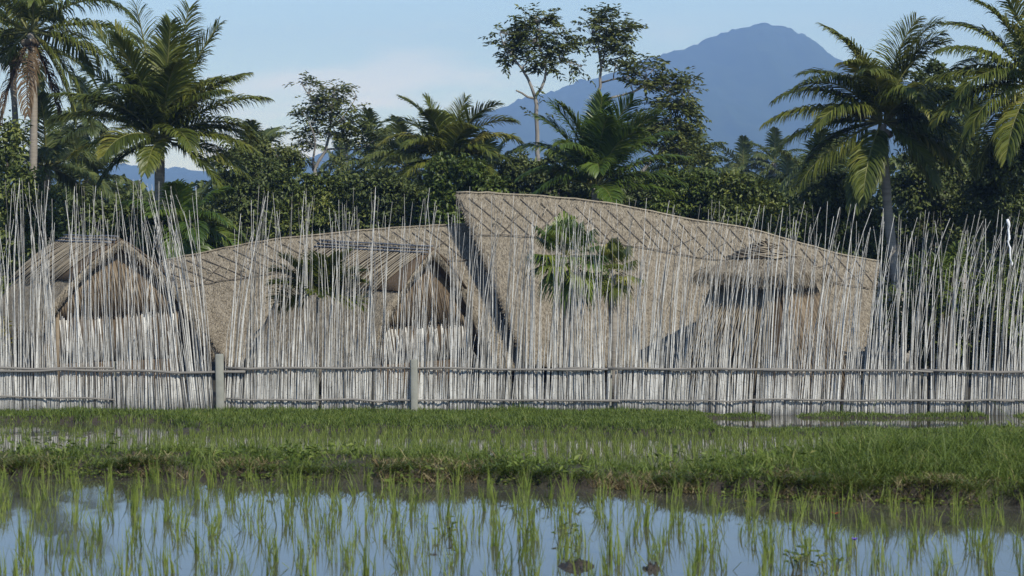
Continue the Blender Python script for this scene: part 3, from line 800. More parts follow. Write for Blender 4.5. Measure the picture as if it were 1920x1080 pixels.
    for k in range(nre):
        v0 = -hw + (k + 0.5) / nre * 2 * hw
        zt = np.interp(v0, (top - cen) @ sdir, top[:, 2]) - 0.05
        if zt - zwall < 0.12: continue
        lean_ = 0.9 + 0.3 * v0 / hw + random.gauss(0, 0.08)
        hgt_ = zt - zwall
        a = cen * np.array([1, 1, 0]) + sdir * (v0 * 0.97) + up * (zwall - random.uniform(0.02, 0.12)) + g * 0.015
        e = cen * np.array([1, 1, 0]) + sdir * max(v0 * 0.97 - lean_ * 0.35 * hgt_ / 1.2, -hw * 0.97) + up * (zwall + hgt_ * random.uniform(0.90, 0.98)) + g * 0.015
        b_ = MB(); bar(b_, [a, e], random.uniform(0.035, 0.06), 0.02, sdir, g); b_.build('reed_strip', M[reed], pan)
    # lower wall and two corner posts
    wl = MB(); wc = cen * np.array([1, 1, 0]) - g * 0.13 + up * (zwall / 2 - 0.03)
    wv = pt(np.array([over]), np.array([0.93]), -0.2)[0]
    hw2 = min(hw * 0.98, 9)
    zb = 0.8; wc[2] = (zwall + zb) / 2
    box(wl, wc, (hw2, 0.06, (zwall - zb) / 2 + 0.02), [sdir, g, up]); wl_o = wl.build('wall', M['thatch_under'], root)
    ns_ = int(2 * hw2 / 0.062)
    for k in range(ns_):
        v0 = -hw2 + (k + 0.5) / ns_ * 2 * hw2; a = cen * np.array([1, 1, 0]) - g * 0.05 + sdir * v0
        hz_ = zwall + random.gauss(0, 0.09) - 0.02; ln_ = random.gauss(-0.10, 0.05)
        b_ = MB(); tube(b_, [a + up * zb, a + sdir * ln_ * 0.5 + up * (zb + hz_) / 2, a + sdir * ln_ + up * hz_], [0.024, 0.023, 0.020], 5, tints=[0, 0.6, 1.2]); b_.build('bamboo_strip', M['bamboo'], wl_o, smooth=True)
    pl = MB(); wc[2] = zb / 2 - 0.05; box(pl, wc, (hw2 * 1.01, 0.08, zb / 2 + 0.03), [sdir, g, up]); pl.build('shade_base', M['thatch_under'], root)  # dark base added so gaps between the fence poles read as shade
    for sg in (-1, 1):
        p_ = MB(); a = cen * np.array([1, 1, 0]) + sdir * sg * hw2 * 0.96 - g * 0.02; tube(p_, [a + up * -0.05, a + up * (zwall + 0.1)], 0.05, 8); p_.build('corner_post', M['slat_brown'], root, smooth=True)
    # wall under the visible eave
    sw = MB(); a = pt(np.array([over]), np.array([cap_side * 0.86 * tl]), -0.3)[0]; b = pt(np.array([Lh * 0.95]), np.array([cap_side * 0.86 * tl]), -0.3)[0]
    c = (a + b) / 2; zs_ = min(a[2], b[2]) - 0.05; c[2] = zs_ / 2; ln = np.linalg.norm((b - a)[:2]) / 2
    box(sw, c, (ln, 0.05, zs_ / 2 + 0.05), [g, sdir, up]); sw.build('side_wall', M['thatch_brown'], root)
    return root

hut('thatched hut with arched gable and slatted cap at the left end of the fence', 228, 450, 54.5, R(36), 5.6, 3.4, 0.75, 0.30, 0.42, -1, 2.05, n_slat=38, tl=0.74)
hut('middle thatched hut with dark ridge poles and slatted cap before the lower roof', 814, 468, 54.4, R(48), 4.9, 4.3, 0.45, 0.30, 0.42, -1, 1.78, back_drop=-0.10, n_slat=40)

def two_tier_hut(label, cx, D, yaw, z_top, y_apex):
    """square hut: a small pyramid roof with a slatted cap over a sloping skirt of reed slats"""
    c = np.array([pX(cx, D), D, 0.0]); up = np.array([0, 0, 1.0])
    root = empty('reed_hut', tuple(c), label, 'hut')
    za = pZ(y_apex, D)
    cor = [np.array([cos(yaw + q * pi / 2), sin(yaw + q * pi / 2), 0.0]) for q in range(4)]
    def face(q, a, b): return cor[q], cor[(q + 1) % 4]
    # upper pyramid, thick shell with wavering surface
    def up_pt(q, u, t, off=0.0):
        e0, e1 = cor[q], cor[(q + 1) % 4]
        r = 0.06 + 1.78 * t ** 0.92
        p = c + (e0[None] * (1 - u)[:, None] + e1[None] * u[:, None]) * r[:, None]
        z = za - (za - z_top) * t ** 1.08 - 0.10 * np.sin(pi * t) + 0.05 * (fbm(u * 9 + q * 3.1, t * 5) - 0.47)
        n = (e0 + e1) / np.linalg.norm(e0 + e1)
        return p + up * z[:, None] + (n * 0.62 + up * 0.78) * off
    U = np.linspace(0, 1, 13); T = np.linspace(0, 1, 11); ug, tg = np.meshgrid(U, T); uf, tf = ug.ravel(), tg.ravel()
    nu = len(U); ii = (np.arange(len(T) - 1)[:, None] * nu + np.arange(nu - 1)[None, :]).ravel(); quad = np.stack([ii, ii + nu, ii + nu + 1, ii + 1], 1)
    mt = MB(); n0 = nu * len(T)
    for q in range(4):
        a = up_pt(q, uf, tf); b = a - up * 0.24; k = np.arange(nu - 1) + (len(T) - 1) * nu
        mt.add(np.concatenate([a, b]), [quad, np.stack([k, k + n0, k + n0 + 1, k + 1], 1)], 0); mt.f.append((quad[:, ::-1] + mt.n - n0, 1))
    mt.build('upper_roof', [M['thatch'], M['thatch_under']], root)
    ms = MB()
    for q in range(4):
        n = (cor[q] + cor[(q + 1) % 4]); n /= np.linalg.norm(n)
        N = 900; u = rng.random(N); t = rng.random(N)
        P = up_pt(q, u, t); dn = np.broadcast_to(n * 0.75 - up * 0.66, (N, 3)).copy(); nr = np.broadcast_to(n * 0.66 + up * 0.75, (N, 3))
        straw_on(ms, P, dn, nr, 0.24, 0.02, 0.4)
        N = 500; P = up_pt(q, rng.random(N), np.full(N, 1.0)) - up * rng.uniform(0, 0.22, (N, 1))
        straw_on(ms, P, np.broadcast_to(n * 0.35 - up, (N, 3)).copy(), np.broadcast_to(n + up * 0.3, (N, 3)), 0.22, 0.022, 0.3)
    o = ms.build('loose_straw', M['thatch_straw'], root); o['kind'] = 'stuff'
    capm = MB()
    for q in range(4):
        tt_ = np.clip(tf, 0, 1) * 0.46
        capm.add(up_pt(q, uf, tt_, 0.05), [quad])
    cp = capm.build('roof_cap', M['thatch_under'], root)
    for q in (2, 3):
        for k in range(15):
            t0 = 0.02 + 0.44 * k / 14
            u = np.linspace(-0.02, 1.02, 4); t = np.clip(t0 + 0.05 * np.sin(u * 5 + k), 0.01, 0.47)
            n = cor[q] + cor[(q + 1) % 4]; n /= np.linalg.norm(n)
            b_ = MB(); bar(b_, up_pt(q, u, t, 0.07 + 0.012 * (k % 2)), 0.035, 0.02, n * 0.75 - up * 0.66, n * 0.66 + up * 0.75); b_.build('roof_slat', M['slat'], cp)
    # skirt of leaning reed slats
    zs = z_top - 0.12
    sk = MB(); r0, r1 = 1.28, 2.45
    lowr = [c + e * (r1 - 0.05) + up * -0.05 for e in cor]; topr = [c + e * (r0 - 0.05) + up * zs for e in cor]
    for q in range(4):
        q2 = (q + 1) % 4
        sk.add([lowr[q], lowr[q2], topr[q2], topr[q]], [np.array([[0, 1, 2, 3]])])
    skirt = sk.build('skirt_backing', M['thatch_under'], root)
    for q in (2, 3):
        e0, e1 = cor[q], cor[(q + 1) % 4]
        n = e0 + e1; n /= np.linalg.norm(n); lat = e1 - e0; lat /= np.linalg.norm(lat)
        for k in range(40):
            u0 = (k + 0.5) / 40
            u1 = np.clip(u0 + (0.16 if q == 3 else -0.16) + random.gauss(0, 0.01), 0.0, 1.0)
            a = c + (e0 * (1 - u0) + e1 * u0) * r0 + up * (zs + 0.03) + n * 0.03
            b = c + (e0 * (1 - u1) + e1 * u1) * r1 + up * 0.0 + n * 0.03
            m = (a + b) / 2 - n * 0.08 - up * 0.05 + n * 0.1
            b_ = MB(); bar(b_, [a, m, b], random.uniform(0.035, 0.05), 0.025, lat, n * 0.9 + up * 0.4); b_.build('reed_slat', M['slat' if q == 2 else 'slat_brown'], skirt)
    return root
two_tier_hut('two-tiered reed hut with pyramid roof in front of the higher roof', 1432, 55.4, R(8), 3.06, 454)

# ------------------------------------------------------------------ palms
def frond(L, az, el, droop, origin, n=44, ll=0.85, lw=0.055, sag=0.5, rnd=None, twist=0.0):
    """pinnate palm leaf: rib curving over, leaflets on both sides hanging by sag"""
    mb = MB()
    K = 14
    s = np.linspace(0, 1, K)
    th = el - droop * s ** 1.5
    hd = np.array([sin(az), -cos(az), 0.0]); up = np.array([0, 0, 1.0])
    T = hd[None, :] * np.cos(th)[:, None] + up[None, :] * np.sin(th)[:, None]
    P = np.concatenate([[np.zeros(3)], np.cumsum((T[1:] + T[:-1]) / 2 * (L / (K - 1)), 0)]) + np.asarray(origin)
    sid = np.cross(hd, up)
    sway = random.gauss(0, 0.06) * L
    P = P + sid[None, :] * (sway * s ** 2)[:, None]
    tube(mb, P, 0.045 * (L / 4) * (1 - 0.85 * s) + 0.006, 4, mat=1, caps=False)
    for side in (-1, 1):
        q = np.linspace(0.13, 0.995, n) + rng.normal(0, 0.004, n); q = np.clip(q, 0.1, 1)
        base = np.stack([np.interp(q, s, P[:, k]) for k in range(3)], 1)
        tq = np.interp(q, s, th)
        tv = hd[None, :] * np.cos(tq)[:, None] + up[None, :] * np.sin(tq)[:, None]
        nv = -hd[None, :] * np.sin(tq)[:, None] + up[None, :] * np.cos(tq)[:, None]
        fw = np.interp(q, [0.1, 0.5, 1.0], [0.5, 0.75, 1.7]) + rng.normal(0, 0.07, n)
        ct, st = cos(twist), sin(twist)
        sv = sid[None, :] * side * ct + nv * st * side
        d0 = sv + tv * fw[:, None] + nv * (0.28 + rng.normal(0, 0.1, n))[:, None]
        d0 /= np.linalg.norm(d0, axis=1, keepdims=True)
        ln = ll * np.interp(q, [0.1, 0.25, 0.5, 0.8, 1.0], [0.55, 0.95, 1.0, 0.72, 0.35]) * rng.uniform(0.85, 1.12, n)
        sg = sag * rng.uniform(0.6, 1.4, n)
        d1 = d0 - up[None, :] * sg[:, None]; d1 /= np.linalg.norm(d1, axis=1, keepdims=True)
        d2 = d1 - up[None, :] * (sg * 1.5)[:, None]; d2 /= np.linalg.norm(d2, axis=1, keepdims=True)
        m1 = base + d0 * (ln * 0.4)[:, None]; m2 = m1 + d1 * (ln * 0.35)[:, None]; tp = m2 + d2 * (ln * 0.25)[:, None]
        wv = np.cross(d0, nv); wv /= np.linalg.norm(wv, axis=1, keepdims=True) + 1e-9
        wv = wv + nv * rng.normal(0.0, 0.35, (n, 1)) + tv * 0.15; wv /= np.linalg.norm(wv, axis=1, keepdims=True)
        hwid = (lw * 0.5 * rng.uniform(0.8, 1.2, n))[:, None]
        v = np.stack([base - wv * hwid * 0.7, base + wv * hwid * 0.7, m1 + wv * hwid, m1 - wv * hwid, m2 + wv * hwid * 0.7, m2 - wv * hwid * 0.7, tp], 1)
        b = np.arange(n)[:, None] * 7
        tn = np.clip(rng.normal(0.5, 0.16) + rng.normal(0, 0.12, n), 0, 1)
        mb.add(v.reshape(-1, 3), [b + np.array([[0, 1, 2, 3]]), b + np.array([[3, 2, 4, 5]]), b + np.array([[5, 4, 6]])], 0, np.repeat(tn, 7))
    return mb

def palm(label, cx, cy, D, fronds, trunk, leafmat='palm', name='coconut_palm', ll=0.85, lw=0.055, n=44, rt=(0.15, 0.12), dead=(), nuts=0, group=None, cat='palm', lsag=0.72):
    """fronds: (azimuth deg, 0 towards camera and 90 to the right; elevation deg; droop deg; length m); trunk: photo points from the crown down"""
    c = px(cx, cy, D)
    tp = [px(a, b, D) for a, b in trunk] if trunk else []
    foot = np.array([tp[-1][0], D, 0.0]) if tp else np.array([c[0], D, 0.0])
    root = empty(name, foot, label, cat, group)
    pts = [foot + np.array([0, 0, -0.1])] + [p for p in tp[::-1] if p[2] > 0.3] + [c]
    pts = np.array(pts)
    K = max(8, int(c[2] / 0.35)); s0 = np.concatenate([[0], np.cumsum(np.linalg.norm(np.diff(pts, axis=0), axis=1))]); ss = np.linspace(0, s0[-1], K)
    Pp = np.stack([np.interp(ss, s0, pts[:, k]) for k in range(3)], 1)
    ker = np.array([.25, .5, .25])
    for _ in range(3):
        for k in (0, 1): Pp[1:-1, k] = np.convolve(Pp[:, k], ker, 'valid')
    rr = np.interp(ss / s0[-1], [0, 0.12, 1], [rt[0] * 1.5, rt[0], rt[1]]) * (1 + 0.05 * np.sin(ss * 21))
    mt = MB(); tube(mt, Pp, rr, 8); mt.build('trunk', M['palm_trunk'], root, smooth=True)
    for f in fronds:
        az, el, dr, ln = f[:4]; tw = f[4] if len(f) > 4 else random.gauss(0, 0.3)
        sg = lsag * np.clip(0.5 + ln / 6, 0.6, 1.3) * (0.55 if el > 60 else 1.0)
        m_ = frond(ln, R(az), R(el), R(dr), c + np.array([sin(R(az)) * 0.08, -cos(R(az)) * 0.08, 0.05]), n=int(n * 1.7), ll=ll * 1.42 * (ln / 4.0) ** 0.7, lw=lw * 0.92, sag=sg, twist=tw)
        m_.build('frond', [M[leafmat], M['rachis']], root)
    for (az, el, dr, ln) in dead:
        m_ = frond(ln, R(az), R(el), R(dr), c - np.array([0, 0, 0.15]), n=30, ll=0.8, lw=0.05, sag=1.3)
        m_.build('dead_frond', [M['palm_dead'], M['palm_dead']], root)
    for k in range(nuts):
        nb = MB(); a = 2 * pi * k / nuts; cc = c + np.array([0.24 * cos(a), 0.24 * sin(a), -0.28 - 0.1 * random.random()])
        zz = np.linspace(-1, 1, 7); tube(nb, [cc + np.array([0, 0, q * 0.12]) for q in zz], 0.10 * np.sqrt(np.clip(1 - zz ** 2, 0.02, 1)), 8)
        nb.build('coconut', M['slat_brown'], root, smooth=True)
    return root

def auto(nf, l, seed, lo=-35, hi=80, dr=(50, 85), az0=0):
    rs = random.Random(seed); o = []
    for k in range(nf):
        e = hi + (lo - hi) * (k / (nf - 1)) ** 0.9
        o.append((az0 + k * 137.5 + rs.uniform(-12, 12), e + rs.uniform(-8, 8), rs.uniform(*dr) * (0.75 if e > 50 else 1), l * rs.uniform(0.85, 1.1)))
    return o

# big palm, left of centre
palm('large coconut palm with tall upright fronds standing behind the left hut', 300, 262, 66, [
    (-88, 66, 14, 4.0, 0.25), (-80, 84, 8, 4.1, 0.9), (75, 80, 7, 4.1, 1.1), (92, 70, 14, 3.9, 0.3), (88, 60, 48, 3.0, 0.2), (90, 38, 42, 3.5, 0.1), (92, 28, 55, 2.8), (-90, 40, 40, 3.4, 0.1), (-92, 30, 52, 3.5, 0.0),
    (-95, 74, 16, 3.8, 0.5), (40, 78, 20, 3.7, 0.6), (-40, 72, 28, 3.5), (20, 62, 45, 3.2), (-20, 56, 60, 3.0), (60, 50, 55, 3.0), (-60, 48, 60, 3.0), (95, 52, 35, 3.3), (-100, 54, 30, 3.3), (180, 70, 25, 3.5), (150, 55, 40, 3.2), (-150, 55, 40, 3.2),
    (85, 8, 40, 3.0), (-85, 5, 45, 2.8), (30, 20, 75, 2.5), (-35, 15, 75, 2.4), (95, -8, 40, 2.9), (70, -22, 40, 2.6), (-75, -24, 40, 2.4), (0, -10, 60, 2.0), (110, 20, 50, 3.0)],
    [(300, 300), (298, 400), (297, 560)], rt=(0.17, 0.15), n=58, lw=0.058, lsag=0.5)
palm('tall coconut palm with dead brown fronds hanging round its trunk, at the left edge', 58, 62, 72, [
    (90, 72, 62, 4.0), (85, 45, 95, 3.9, 0.1), (92, 15, 60, 4.2, 0.1), (80, -12, 35, 4.2), (-90, 60, 60, 3.8), (-85, 30, 80, 3.8), (-90, -5, 60, 3.8), (20, 50, 90, 3.4), (-30, 60, 80, 3.4),
    (100, -45, 35, 3.8), (70, -50, 30, 3.4), (-80, -45, 30, 3.4), (180, 40, 70, 3.4), (150, 5, 60, 3.6), (-150, 10, 70, 3.4), (120, 80, 40, 3.4)],
    [(60, 100), (64, 200), (62, 330), (60, 560)], rt=(0.15, 0.12), dead=[(-50, -58, 28, 3.0), (85, -62, 24, 2.8), (0, -60, 25, 2.8), (130, -58, 28, 2.6), (-85, -64, 18, 3.2)], nuts=7, n=52)
palm('slim coconut palm with its bare trunk just inside the left edge', 22, 95, 78, auto(12, 3.4, 4), [(26, 180), (30, 240), (30, 560)], rt=(0.13, 0.11), n=36)
palm('distant small coconut palm on a thin trunk between two larger palms', 162, 228, 120, auto(15, 3.1, 11, lo=-45), [(162, 260), (162, 330), (163, 540)], leafmat='palm_far', rt=(0.15, 0.13), n=34, lw=0.08)
palm('short palm with soft arching fronds low at the left, under the tall palm', 88, 318, 78, auto(16, 3.0, 5, lo=-10, hi=75), [(88, 400), (88, 560)], leafmat='palm_far', n=40, lw=0.06)
palm('short bright green palm below the large palm, behind the left hut', 345, 428, 63.5, auto(18, 2.0, 21, lo=-35, hi=62), [(352, 470), (352, 560)], leafmat='palm_bright', n=40)
palm('coconut palm with backlit curling fronds in the middle, before the mountain foot', 838, 310, 76, [
    (80, 82, 18, 2.4, 0.7), (-70, 78, 55, 2.9, 0.3), (-92, 68, 82, 2.9, 0.2), (-88, 56, 95, 2.7, 0.1), (70, 74, 60, 2.9, 0.3), (88, 64, 78, 3.0, 0.2), (95, 50, 82, 2.9, 0.1), (80, 30, 80, 2.5), (-85, 36, 85, 2.4), (-20, 70, 60, 2.6), (30, 62, 75, 2.5), (-40, 50, 85, 2.4), (50, 42, 85, 2.4), (60, 12, 70, 2.2), (-60, 8, 70, 2.1), (110, -5, 60, 2.1), (180, 65, 45, 2.6), (150, 40, 70, 2.5), (-140, 40, 70, 2.5), (0, 20, 80, 2.0), (-95, 84, 25, 2.5)],
    [(840, 400), (842, 560)], n=50, lsag=0.55)
palm('smaller pale palm with drooping yellowish fronds beside the middle palm', 764, 318, 84, auto(14, 2.4, 31, lo=-25, hi=80), [(764, 400), (764, 560)], leafmat='palm_far', n=38)
palm('low wide coconut palm with broad fronds just behind the higher roof ridge', 1116, 352, 70, [
    (-80, 78, 40, 3.1, 0.5), (60, 80, 40, 3.2, 0.7), (80, 70, 55, 3.3, 0.4), (92, 76, 60, 3.2, 0.4), (-80, 68, 45, 3.0, 0.3), (-90, 56, 70, 2.9, 0.2), (-70, 84, 45, 3.0), (90, 54, 45, 3.1), (85, 34, 40, 3.1, 0.1), (95, 20, 46, 2.9), (-80, 34, 70, 2.6), (-60, 20, 70, 2.4), (40, 66, 65, 2.9), (-30, 60, 75, 2.8), (10, 74, 55, 2.9), (90, 4, 26, 2.6, 0.0), (180, 70, 35, 3.0), (150, 50, 55, 2.9), (-150, 50, 55, 2.9), (20, 0, 60, 1.8), (0, 45, 85, 2.5), (25, 86, 25, 3.0, 0.6)],
    [(1116, 420), (1116, 560)], n=54, lw=0.06, leafmat='palm_bright', lsag=0.5)
palm('big coconut palm on a pale leaning trunk at the right end of the higher roof', 1654, 232, 65, [
    (-80, 80, 55, 3.5, 0.3), (88, 84, 55, 3.6, 0.3), (60, 86, 35, 3.3, 0.8), (-35, 65, 70, 3.0), (15, 50, 85, 2.9), (-70, 52, 80, 3.2), (75, 45, 80, 3.1), (75, 80, 58, 3.3, 0.3), (-60, 82, 55, 3.1, 0.3), (80, 78, 62, 3.2, 0.3), (-85, 62, 75, 3.0, 0.1), (92, 58, 80, 3.1), (-90, 42, 75, 3.5, 0.1), (-92, 20, 52, 3.6, 0.0), (-85, 4, 48, 3.4), (-80, -22, 40, 3.2), (90, 36, 70, 3.1), (88, 14, 70, 3.0), (80, -14, 50, 2.8), (-30, -40, 35, 2.8, 0.2), (-15, 60, 70, 2.9), (25, 40, 90, 2.8), (40, -25, 50, 2.8, 0.2), (60, 5, 70, 2.9), (-50, 30, 85, 2.9), (180, 60, 50, 2.9), (150, 30, 60, 2.9), (-150, 30, 60, 2.9), (120, 0, 60, 2.9), (-120, -8, 55, 2.9), (100, -38, 40, 2.7), (-35, -52, 20, 3.0, 0.1)],
    [(1658, 300), (1664, 390), (1674, 480), (1690, 600), (1698, 690)], n=56, nuts=6, rt=(0.165, 0.13), lw=0.05)
palm('coconut palm with sunlit arching fronds cut off by the right edge', 1938, 165, 62, [
    (-80, 78, 55, 3.1, 0.2), (-95, 62, 62, 3.2, 0.2), (-85, 44, 60, 3.1, 0.1), (-90, 20, 40, 3.0, 0.0), (-80, 4, 60, 3.2, 0.1), (-60, -5, 70, 2.8), (-95, -28, 40, 3.0), (-60, 30, 90, 2.7), (0, 55, 80, 2.6), (90, 50, 70, 3.0), (85, 15, 60, 3.0), (-40, -35, 40, 2.8), (20, -10, 70, 2.6), (180, 60, 50, 2.8), (-140, 35, 60, 3.0), (-120, 5, 60, 3.0), (-100, -48, 25, 3.0), (30, 84, 30, 3.0), (-70, 88, 40, 3.3)],
    [(1942, 300), (1948, 560)], n=54, nuts=5)
far = [(1393, 318, 150, 'distant palm low against the mountain, first of three from the left'), (1452, 306, 150, 'distant palm low against the mountain, beside the big right palm'),
       (1322, 338, 140, 'distant palm half hidden behind bushes right of the branching tree'), (640, 312, 150, 'tiny distant palm top behind the slender tree'), (1475, 345, 130, 'distant drooping palm under the big right palm')]
for k, (a, b, d, lb) in enumerate(far):
    palm(lb, a, b, d, auto(13, 2.6, 40 + k, lo=-40), [(a, b + 60), (a, 540)], leafmat='palm_far', n=26, lw=0.09, group='distant palms at the foot of the mountain')
belt = [(470, 318, 92, 2.8, 'feathery palm top showing over the dark tree right of the large palm'), (705, 322, 96, 2.7, 'pale palm top between the slender tree and the smaller pale palm'), (915, 335, 90, 2.5, 'low palm top just left of the forked tree trunk'),
        (1285, 322, 100, 2.7, 'palm top under the spreading tree, above the leafy shrub'), (1530, 352, 84, 2.8, 'palm fronds in the gap left of the pale leaning trunk'), (1805, 330, 84, 3.0, 'shaded palm between the ragged dark tree and the right edge'), (150, 352, 90, 2.8, 'low palm top left of the large palm, over the left hut')]
for k, (a, b, d, ln, lb) in enumerate(belt):
    palm(lb, a, b, d, auto(15, ln, 70 + k, lo=-30), [(a, b + 60), (a, 540)], leafmat='palm_far', n=30, lw=0.075, group='palms in the tree belt')
# garden palms between the fence and the huts
palm('young garden palm with a thin green stem in front of the middle hut', 596, 556, 51.0, [(-88, 30, 36, 1.0), (85, 34, 40, 1.0), (-70, 62, 30, 1.1), (60, 66, 28, 1.1), (20, 75, 40, 1.0), (-100, 2, 40, 0.9), (95, 4, 40, 0.95), (0, 35, 70, 0.8), (180, 50, 50, 0.9), (75, 48, 40, 1.05), (-85, 48, 40, 1.05)],
     [(596, 600), (594, 690)], name='garden_palm', n=30, ll=1.5, lw=0.045, rt=(0.05, 0.04), leafmat='palm', lsag=0.35)

def fan_leaf(mb, c, d, stalk, rad, nseg=26):
    """costapalmate leaf on a stalk: narrow segments fanned round the stalk tip"""
    d = d / np.linalg.norm(d); up = np.array([0, 0, 1.0])
    sd = np.cross(d, up); sd /= np.linalg.norm(sd) + 1e-9
    nn = np.cross(sd, d)
    s = np.linspace(0, 1, 5); P = c + d * (s * stalk)[:, None] - up * (0.12 * stalk * s ** 2)[:, None]
    tube(mb, P, 0.012, 4, mat=1, caps=False)
    tip = P[-1]
    a = np.linspace(-2.1, 2.1, nseg) + rng.normal(0, 0.04, nseg)
    dirs = d[None, :] * np.cos(a)[:, None] + sd[None, :] * np.sin(a)[:, None] + nn[None, :] * 0.15
    ln = rad * np.interp(np.abs(a), [0, 2], [1, 0.65]) * rng.uniform(0.9, 1.1, nseg)
    m = tip + dirs * (ln * 0.6)[:, None]; t = m + (dirs * 0.6 - up * 0.8) * (ln * 0.6)[:, None]
    w_ = np.cross(dirs, nn); w_ /= np.linalg.norm(w_, axis=1, keepdims=True) + 1e-9; w_ = w_ * rad * 0.042
    v = np.stack([np.repeat(tip[None], nseg, 0) - w_ * 0.3, np.repeat(tip[None], nseg, 0) + w_ * 0.3, m + w_, m - w_, t], 1)
    b = np.arange(nseg)[:, None] * 5
    mb.add(v.reshape(-1, 3), [b + np.array([[0, 1, 2, 3]]), b + np.array([[3, 2, 4]])], 0, np.repeat(np.clip(rng.normal(0.55, 0.2) + rng.normal(0, 0.1, nseg), 0, 1), 5))

def fan_palm(label, cx, cy, D, nl, size, leafmat):
    c = px(cx, cy, D)
    root = empty('fan_palm', (c[0], D, 0), label, 'palm')
    mt = MB(); s = np.linspace(0, 1, 9); P = np.stack([c[0] + 0.04 * np.sin(s * 5), np.full(9, D), -0.05 + s * (c[2] + 0.05)], 1)
    tube(mt, P, 0.13 - 0.02 * s, 8); mt.build('trunk', M['palm_trunk'], root, smooth=True)
    for k in range(nl):
        el = R(85 - 150 * (k / (nl - 1)) ** 1.1 + random.uniform(-10, 10)); az = R(k * 137.5 + random.uniform(-15, 15))
        d = np.array([sin(az) * cos(el), -cos(az) * cos(el), sin(el)])
        m_ = MB(); fan_leaf(m_, c, d, size * random.uniform(0.5, 0.75), size * random.uniform(0.55, 0.75)); m_.build('fan_leaf', [M[leafmat], M['rachis']], root)
fan_palm('bushy bright green fan palm growing before the higher roof', 1062, 478, 52.6, 36, 1.0, 'palm_bright')
fan_palm('darker fan palm close to the right of the bright fan palm', 1150, 505, 53.2, 26, 0.75, 'palm')

# ------------------------------------------------------------------ broadleaf trees
def tree(label, D, limbs, blobs, nspray, leaf=(0.26, 0.10), leafmat='tree_leaf', bark='bark', name='broadleaf_tree', tw=0.55, per=11, depth=1.0, cat='tree'):
    """limbs: list of ((x,y,width px)...) photo polylines; blobs: foliage masses (x,y,rx,ry,weight)"""
    k = FPX / D
    base = px(limbs[0][0][0], 700, D); base[2] = 0
    root = empty(name, base, label, cat)
    mt = MB(); nodes = []
    for li, lb in enumerate(limbs):
        pts = np.array([px(a, b, D) for a, b, w_ in lb]); rad = np.array([w_ for a, b, w_ in lb]) / k / 2.5
        if li == 0: pts[0, 2] = -0.1
        else:
            dz = random.uniform(-1, 1) * depth
            j = np.argmin([np.linalg.norm((q - pts[0])[[0, 2]]) for q in nodes]) if nodes else 0
            off = nodes[j][1] - D
            pts[:, 1] += off + dz * np.linspace(0, 1, len(pts))
        s0 = np.concatenate([[0], np.cumsum(np.linalg.norm(np.diff(pts, axis=0), axis=1))]); n = max(4, int(s0[-1] / 0.35))
        ss = np.linspace(0, s0[-1], n); P = np.stack([np.interp(ss, s0, pts[:, q]) for q in range(3)], 1)
        P[1:-1] += rng.normal(0, 0.025, (n - 2, 3)); rr = np.interp(ss, s0, rad)
        tube(mt, P, rr, 7); nodes += list(P[(1 if li == 0 else 0):])
    nodes = np.array(nodes)
    mc = MB()
    wts = np.array([b[2] * b[3] * (b[4] if len(b) > 4 else 1) for b in blobs]); wts = wts / wts.sum()
    for q in range(nspray):
        b = blobs[rng.choice(len(blobs), p=wts)]
        while True:
            r = rng.uniform(-1, 1, 3)
            if (r ** 2).sum() < 1: break
        c = px(b[0] + r[0] * b[2], b[1] + r[1] * b[3], D); c[1] += r[2] * depth * min(b[2], b[3] * 1.5) / k
        dn = nodes - c; dd = (dn ** 2).sum(1); j = np.argmin(dd)
        a = nodes[j]; out_ = c - a; ln = np.linalg.norm(out_)
        if 0.15 < ln < 1.3 and rng.random() < 0.6:
            mid = (a + c) / 2 + rng.normal(0, 0.06, 3) - np.array([0, 0, 0.05 * ln])
            tube(mt, [a, mid, c], [min(0.018, 0.008 + 0.008 * ln), 0.009, 0.005], 4, caps=False)
        ax = out_ / (ln + 1e-6) + rng.normal(0, 0.45, 3); ax[2] *= 0.5; ax[2] += rng.uniform(-0.1, 0.3); ax /= np.linalg.norm(ax)
        nl = int(per * rng.uniform(0.7, 1.3)); u = np.linspace(0, 1, nl)
        sid = np.cross(ax, [0, 0, 1.0]); sid /= np.linalg.norm(sid) + 1e-9
        P = c + ax * (u * tw * rng.uniform(0.8, 1.2))[:, None] - np.array([0, 0, 0.12]) * (u ** 2)[:, None] + rng.normal(0, 0.03, (nl, 3))
        sgn = np.where(np.arange(nl) % 2, 1, -1)[:, None]
        dl = sid * sgn + ax * 0.7 + rng.normal(0, 0.25, (nl, 3)) - np.array([0, 0, 0.25])
        nr = np.array([0, 0, 1.0]) + rng.normal(0, 0.35, (nl, 3))
        leaves(mc, P, dl, nr, leaf[0] * rng.uniform(0.7, 1.2, nl), leaf[1] * rng.uniform(0.8, 1.2, nl), tint=np.clip(rng.normal(0.5, 0.22, nl) + rng.normal(0, 0.1), 0, 1))
    mt.build('trunk', M[bark], root, smooth=True)
    mc.build('crown', M[leafmat], root)
    return root

